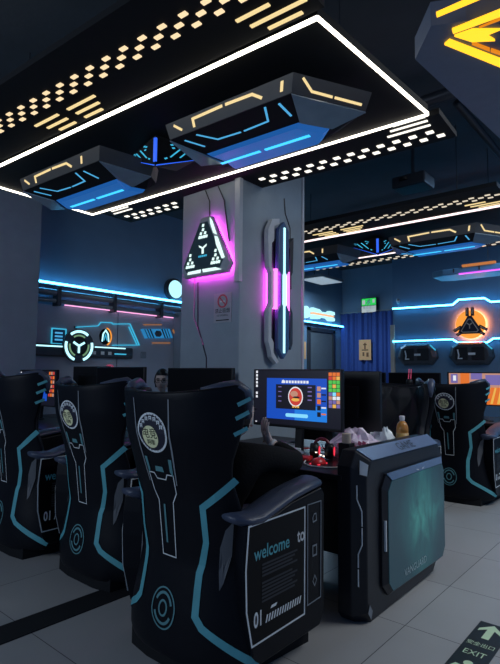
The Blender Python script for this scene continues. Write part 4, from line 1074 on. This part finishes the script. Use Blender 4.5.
# ================================================================== PEOPLE
def skin_mesh(verts, edges, radii, root, sub=2):
    me = bpy.data.meshes.new('sk'); me.from_pydata(verts, edges, []); me.update()
    o = bpy.data.objects.new('sk', me); COL.objects.link(o)
    md = o.modifiers.new('Skin', 'SKIN'); md.use_smooth_shade = True
    sv = me.skin_vertices[0].data
    for i, r in enumerate(radii):
        r = (r, r) if not isinstance(r, tuple) else r
        sv[i].radius = r; sv[i].use_root = (i == root)
    s = o.modifiers.new('Subd', 'SUBSURF'); s.levels = sub; s.render_levels = sub
    bpy.context.view_layer.update()
    ev = o.evaluated_get(bpy.context.evaluated_depsgraph_get()); m2 = bpy.data.meshes.new_from_object(ev)
    V = [tuple(v.co) for v in m2.vertices]; Fc = [tuple(p.vertices) for p in m2.polygons]
    bpy.data.objects.remove(o); bpy.data.meshes.remove(me); bpy.data.meshes.remove(m2)
    return V, Fc
def head_geo(c, yaw, pitch=0., s=1.):
    """head with jaw, brow, nose, lips and ears; faces local +x, centre c"""
    n, m = 40, 30; V, Fc = [], []
    R = Matrix.Rotation(yaw, 3, 'Z') @ Matrix.Rotation(pitch, 3, 'Y')
    g = lambda a, b, w: math.exp(-(a * a + b * b) / (w * w))
    def pt(th, ph):
        x, y, z = math.cos(ph) * math.cos(th), math.cos(ph) * math.sin(th), math.sin(ph)
        jaw = max(0., -z); fx = .098 * (1 - .12 * jaw); fy = .074 * (1 - .34 * jaw ** 1.5)
        p = Vector((x * fx, y * fy, z * .122))
        if x > 0:
            yy, zz = p.y, p.z
            p.x += .024 * g(yy, (zz + .018) * .8, .014) + .012 * g(yy, zz - .005, .012)       # nose
            p.x += .006 * g(yy * .35, zz - .034, .014)                                       # brow
            p.x -= .010 * (g(yy - .031, zz - .012, .015) + g(yy + .031, zz - .012, .015))     # sockets
            p.x += .008 * g(yy * .6, zz + .058, .010) + .010 * g(yy * .7, zz + .098, .022)     # lips, chin
        else: p.x *= 1.04
        p.y += math.copysign(.016 * g(p.x + .012, p.z + .005, .022), p.y) if abs(y) > .75 else 0.  # ears
        return Vector(c) + R @ (p * s)
    for i in range(m + 1):
        for j in range(n): V.append(pt(2 * PI * j / n, -PI / 2 + PI * i / m))
    for i in range(m):
        for j in range(n): k = (j + 1) % n; Fc.append((i * n + j, i * n + k, (i + 1) * n + k, (i + 1) * n + j))
    return V, Fc, R
def hand_chain(w, d, up_, side, curl, sk):
    """palm and five fingers added to the skeleton sk=[verts,edges,radii]; w wrist index"""
    V, Ed, Ra = sk; W = Vector(V[w]); d = Vector(d).normalized(); sd = Vector(side).normalized(); nrm = d.cross(sd).normalized() * up_
    V.append(tuple(W + d * .055)); Ra.append((.030, .018)); p = len(V) - 1; Ed.append((w, p)); Pm = Vector(V[p])
    for k, (off, ln) in enumerate(((-.030, .062), (-.010, .074), (.010, .080), (.030, .070))):
        b = Pm + sd * off + d * .030; prev = p; dd = Vector(d)
        V.append(tuple(b)); Ra.append(.0095); Ed.append((prev, len(V) - 1)); prev = len(V) - 1
        for q in range(3):
            dd = (dd + nrm * curl * (.5 + .3 * q)).normalized(); b = b + dd * ln / 3
            V.append(tuple(b)); Ra.append(.0085 - .0008 * q); Ed.append((prev, len(V) - 1)); prev = len(V) - 1
    b = W + d * .025 + sd * .034; V.append(tuple(b)); Ra.append(.011); Ed.append((w, len(V) - 1)); prev = len(V) - 1
    for q in range(2):
        b = b + (d * .6 + sd * .6 + nrm * curl * .5).normalized() * .030; V.append(tuple(b)); Ra.append(.0095 - .001 * q); Ed.append((prev, len(V) - 1)); prev = len(V) - 1
def person(name_label, root, J, head, glasses=False, jacket=None, hand=True, group=None):
    """J: joints in world space, relative to root"""
    t = thing('person', name_label, 'person', root, 0)
    V = [J['pelvis'], J['waist'], J['chest'], J['neck0'], J['neck1']]; Ed = [(0, 1), (1, 2), (2, 3), (3, 4)]; Ra = [(.14, .11), (.125, .10), (.15, .105), (.058, .055), (.050, .048)]
    wr = {}
    for s in ('r', 'l'):
        b = len(V); V += [J[s + 'sho'], J[s + 'elb'], J[s + 'wri']]; Ra += [.058, .042, .029]; Ed += [(2, b), (b, b + 1), (b + 1, b + 2)]; wr[s] = b + 2
        b = len(V); V += [J[s + 'hip'], J[s + 'kne'], J[s + 'ank'], J[s + 'toe']]; Ra += [.085, .058, .040, (.042, .028)]; Ed += [(0, b), (b, b + 1), (b + 1, b + 2), (b + 2, b + 3)]
    nb = len(V); Vb, Eb, Rb = list(V), list(Ed), list(Ra); jV, jE, jR = list(V), list(Ed), list(Ra)
    for s in ('r', 'l'): hand_chain(wr[s], J[s + 'hand'], J.get(s + 'up', 1), J[s + 'side'], J.get(s + 'curl', .6), [Vb, Eb, Rb])
    SV, SF = skin_mesh(Vb, Eb, Rb, 0)
    HV, HF, R = head_geo(*head)
    mb = MB(); ids = mb.pts(SV)
    for f in SF: mb.face([ids[i] for i in f])
    ids = mb.pts(HV)
    for f in HF: mb.face([ids[i] for i in f])
    mb.build('body', M['skin'], t, smooth=True)
    c = Vector(head[0]); sc = head[3] if len(head) > 3 else 1.
    at = lambda x, y, z: c + R @ (Vector((x, y, z)) * sc)
    # hair cap
    hm = MB(); n, m = 32, 14; rg = []
    for i in range(m + 1):
        ph = -.55 + (PI / 2 + .55) * i / m; ring = []
        for j in range(n):
            th = 2 * PI * j / n; x, y, z = math.cos(ph) * math.cos(th), math.cos(ph) * math.sin(th), math.sin(ph)
            k = 1.13 + .02 * math.sin(7 * th + 3 * ph)
            if x > .25 and z < .60: k = .90                                   # open at the face
            ring.append(at(x * .098 * k, y * .078 * k * (1 if z > -.2 else .93), z * .122 * k + .004))
        rg.append(ring)
    hm.loft(rg).build('hair', M['hair'], t, smooth=True)
    ew = mat('eye white', (.7, .68, .66), .3)
    for s_ in (-1, 1):
        e = MB().lathe([(.002, -.012), (.012, -.006), (.013, 0), (.009, .008), (.002, .012)], n=12).build('eye', M['deep'], t, smooth=True, loc=at(.079, s_ * .031, .013))
        MB().tube([at(.092, s_ * .014, .033), at(.094, s_ * .03, .040), at(.084, s_ * .048, .034)], .0045, 6).build('eyebrow', M['hair'], t)
    MB().tube([at(.094, -.020, -.058), at(.1005, 0, -.056), at(.094, .020, -.058)], .0045, 6).build('lips', mat('lips', (.42, .16, .15), .4), t)
    if glasses:
        gl = MB()
        for s_ in (-1, 1):
            gl.tube([at(.106, s_ * .032 + .024 * math.cos(a), .010 + .019 * math.sin(a)) for a in [2 * PI * q / 14 for q in range(14)]], .0032, 6, closed=True)
            gl.tube([at(.104, s_ * .056, .014), at(.0, s_ * .086, .016)], .003, 6)
        gl.tube([at(.108, -.009, .012), at(.110, 0, .015), at(.108, .009, .012)], .003, 6)
        gl.build('glasses', M['black'], t)
    # jacket and trousers: the same skeleton, fuller
    jk = [i for i in range(nb)]
    up_ = [0, 1, 2, 3] + [wr['r'] - 2, wr['r'] - 1, wr['r'], wr['l'] - 2, wr['l'] - 1, wr['l']]
    lo_ = [0] + [i for s in ('r', 'l') for i in range(wr[s] + 1, wr[s] + 4)]
    def sub(idx, add, ext):
        mp = {k: i for i, k in enumerate(idx)}; vv = [Vector(V[k]) for k in idx]
        for k, f in ext.items(): vv[mp[k]] = vv[mp[k]].lerp(Vector(V[f[0]]), f[1])
        rr = [tuple(x + add for x in (Ra[k] if isinstance(Ra[k], tuple) else (Ra[k], Ra[k]))) for k in idx]
        return [tuple(v) for v in vv], [(mp[a], mp[b]) for a, b in Ed if a in mp and b in mp], rr
    for nm, idx, add, ext, mt in (('jacket', up_, .026, {wr['r']: (wr['r'] - 1, .10), wr['l']: (wr['l'] - 1, .10), 3: (2, .1)}, jacket or M['cloth_black']), ('trousers', lo_, .014, {}, M['navy'])):
        a, b, r_ = sub(idx, add, ext); SV, SF = skin_mesh(a, b, r_, 0); mb = MB(); ids = mb.pts(SV)
        for f in SF: mb.face([ids[i] for i in f])
        mb.build(nm, mt, t, smooth=True)
    for s in ('r', 'l'):
        a, b = Vector(V[wr[s]]), Vector(V[wr[s] - 1]); d = (b - a).normalized()
        MB().tube([a + d * .010, a + d * .026], .040, 14).build('cuff', M['white_plastic'], t, smooth=True)
        an, to = Vector(V[wr[s] + 3]), Vector(V[wr[s] + 4])
        MB().tube([an + Vector((0, 0, .01)), an.lerp(to, .45) + Vector((0, 0, -.005)), to + (to - an) * .25], [.050, .050, .036], 12).build('shoe', M['black'], t, smooth=True)
    return t
# sitter in the nearest chair: leaning on the desk, chin in the left hand
r0 = Vector((2.0, 1.88, 0))
def W(x, y, z): return (x - r0.x, y - r0.y, z)
person('person in black jacket sitting in the nearest chair, pale hand raised beside its back', r0, dict(
    pelvis=W(1.92, 1.88, .56), waist=W(1.93, 1.88, .70), chest=W(1.99, 1.87, .88), neck0=W(2.02, 1.865, .985), neck1=W(2.04, 1.86, 1.05),
    rsho=W(2.05, 1.70, .93), relb=W(2.37, 1.665, .86), rwri=W(2.32, 1.83, .955), rhand=(-.06, .0, .12), rside=(.3, .75, .2), rup=-1, rcurl=.35,
    lsho=W(2.04, 2.04, .92), lelb=W(2.31, 2.13, .86), lwri=W(2.60, 2.10, .835), lhand=(1, -.05, -.05), lside=(0, -1, 0), lup=1, lcurl=.25,
    rhip=W(2.02, 1.79, .53), rkne=W(2.42, 1.76, .52), rank=W(2.46, 1.75, .085), rtoe=W(2.58, 1.74, .045),
    lhip=W(2.02, 1.97, .53), lkne=W(2.42, 2.00, .52), lank=W(2.46, 2.01, .085), ltoe=W(2.58, 2.02, .045)),
    ((2.085 - r0.x, 1.86 - r0.y, 1.135), -.1, .12))
# sitter across the row, seen between two monitors
r0 = Vector((4.05, 4.72, 0))
pg = person('person with black hair and glasses looking out between two dark monitors', r0, dict(
    pelvis=W(4.30, 4.85, .56), waist=W(4.27, 4.83, .72), chest=W(4.18, 4.78, .95), neck0=W(4.12, 4.74, 1.07), neck1=W(4.09, 4.72, 1.14),
    rsho=W(4.15, 4.95, 1.01), relb=W(4.02, 5.02, .84), rwri=W(3.80, 4.92, .835), rhand=(-1, -.2, -.05), rside=(0, -1, 0), rup=-1, rcurl=.25,
    lsho=W(4.11, 4.60, 1.01), lelb=W(3.97, 4.50, .84), lwri=W(3.76, 4.58, .835), lhand=(-1, .2, -.05), lside=(0, 1, 0), lup=1, lcurl=.25,
    rhip=W(4.22, 4.94, .53), rkne=W(4.02, 4.95, .52), rank=W(4.0, 4.95, .085), rtoe=W(3.88, 4.95, .045),
    lhip=W(4.22, 4.74, .53), lkne=W(4.02, 4.66, .52), lank=W(4.0, 4.65, .085), ltoe=W(3.88, 4.65, .045)),
    ((4.04 - r0.x, 4.69 - r0.y, 1.255), PI + .72, .05, 1.08), glasses=True)
pg.location = (4.05 - .06, 4.72 + .085, 0)
st = thing('stool', 'dark padded stool under the person with glasses', 'stool', (4.26, 4.94, 0), 0)
MB().lathe([(.20, 0), (.20, .02), (.04, .05), (.035, .38), (.19, .39), (.21, .42), (.19, .46)], n=24).build('stool_body', M['matt'], st, smooth=False)

t = thing('ceiling_panel_lamp', 'pale square ceiling panel lamp near the blue curtain', 'ceiling light', (9.6, 6.1, 3.45), 0)
MB().box((-.45, -.3, 0), (.45, .3, .06)).build('frame', M['metal'], t); MB().box((-.42, -.27, -.006), (.42, .27, 0)).build('diffuser', em('pale panel', (.7, .85, 1.), .35), t)
for x in (-.3, .3): MB().tube([(x, 0, .06), (x, 0, HC - 3.45)], .008, 6).build('suspension_rod', M['darkmetal'], t)

# ------------------------------------------------------------------ world, lights, camera
w = bpy.data.worlds.new('World'); scn.world = w; w.use_nodes = True
w.node_tree.nodes['Background'].inputs[0].default_value = (.085, .17, .36, 1); w.node_tree.nodes['Background'].inputs[1].default_value = .62
def area(name, loc, size, energy, col, rot=(0, 0, 0), sy=None):
    L = bpy.data.lights.new(name, 'AREA'); L.energy = energy; L.color = col; L.size = size
    if sy: L.shape = 'RECTANGLE'; L.size_y = sy
    o = bpy.data.objects.new(name, L); COL.objects.link(o); o.location = loc; o.rotation_euler = rot; return o
area('aisle_fill_light', (4.6, -.9, 3.9), 1.2, 110, (.90, .95, 1.), sy=2.)  # unseen area light added to brighten the right-hand floor
area('rear_fill_light', (-2.3, 3.4, 2.3), 1.0, 55, (.74, .86, 1.), rot=(0, math.radians(-96), 0), sy=3.0)  # added fill out of view, lifts column and wall faces turned this way
area('far_fill_light', (7.6, 1.2, 3.9), 1.0, 60, (.35, .62, 1.))  # added blue fill above the far row, no fixture there
area('curtain_lamp', (9.6, 6.1, 3.43), .8, 55, (.55, .78, 1.), sy=.5)
cam = bpy.data.cameras.new('Camera'); co = bpy.data.objects.new('Camera', cam); COL.objects.link(co)
yaw, pit, rol = map(math.radians, (40.5, 4.74, .55))
fw = Vector((math.cos(yaw) * math.cos(pit), math.sin(yaw) * math.cos(pit), math.sin(pit))); rt = Vector((math.sin(yaw), -math.cos(yaw), 0)); up = rt.cross(fw)
r2 = rt * math.cos(rol) + up * math.sin(rol); u2 = -rt * math.sin(rol) + up * math.cos(rol)
co.matrix_world = Matrix(((r2.x, u2.x, -fw.x, 0), (r2.y, u2.y, -fw.y, 0), (r2.z, u2.z, -fw.z, 1.35), (0, 0, 0, 1)))
cam.sensor_fit = 'VERTICAL'; cam.sensor_height = 36; cam.lens = 36 * 509 / 664; cam.clip_start = .05
scn.camera = co
scn.view_settings.view_transform = 'Standard'; scn.view_settings.look = 'None'; scn.view_settings.exposure = 0; scn.view_settings.gamma = 1
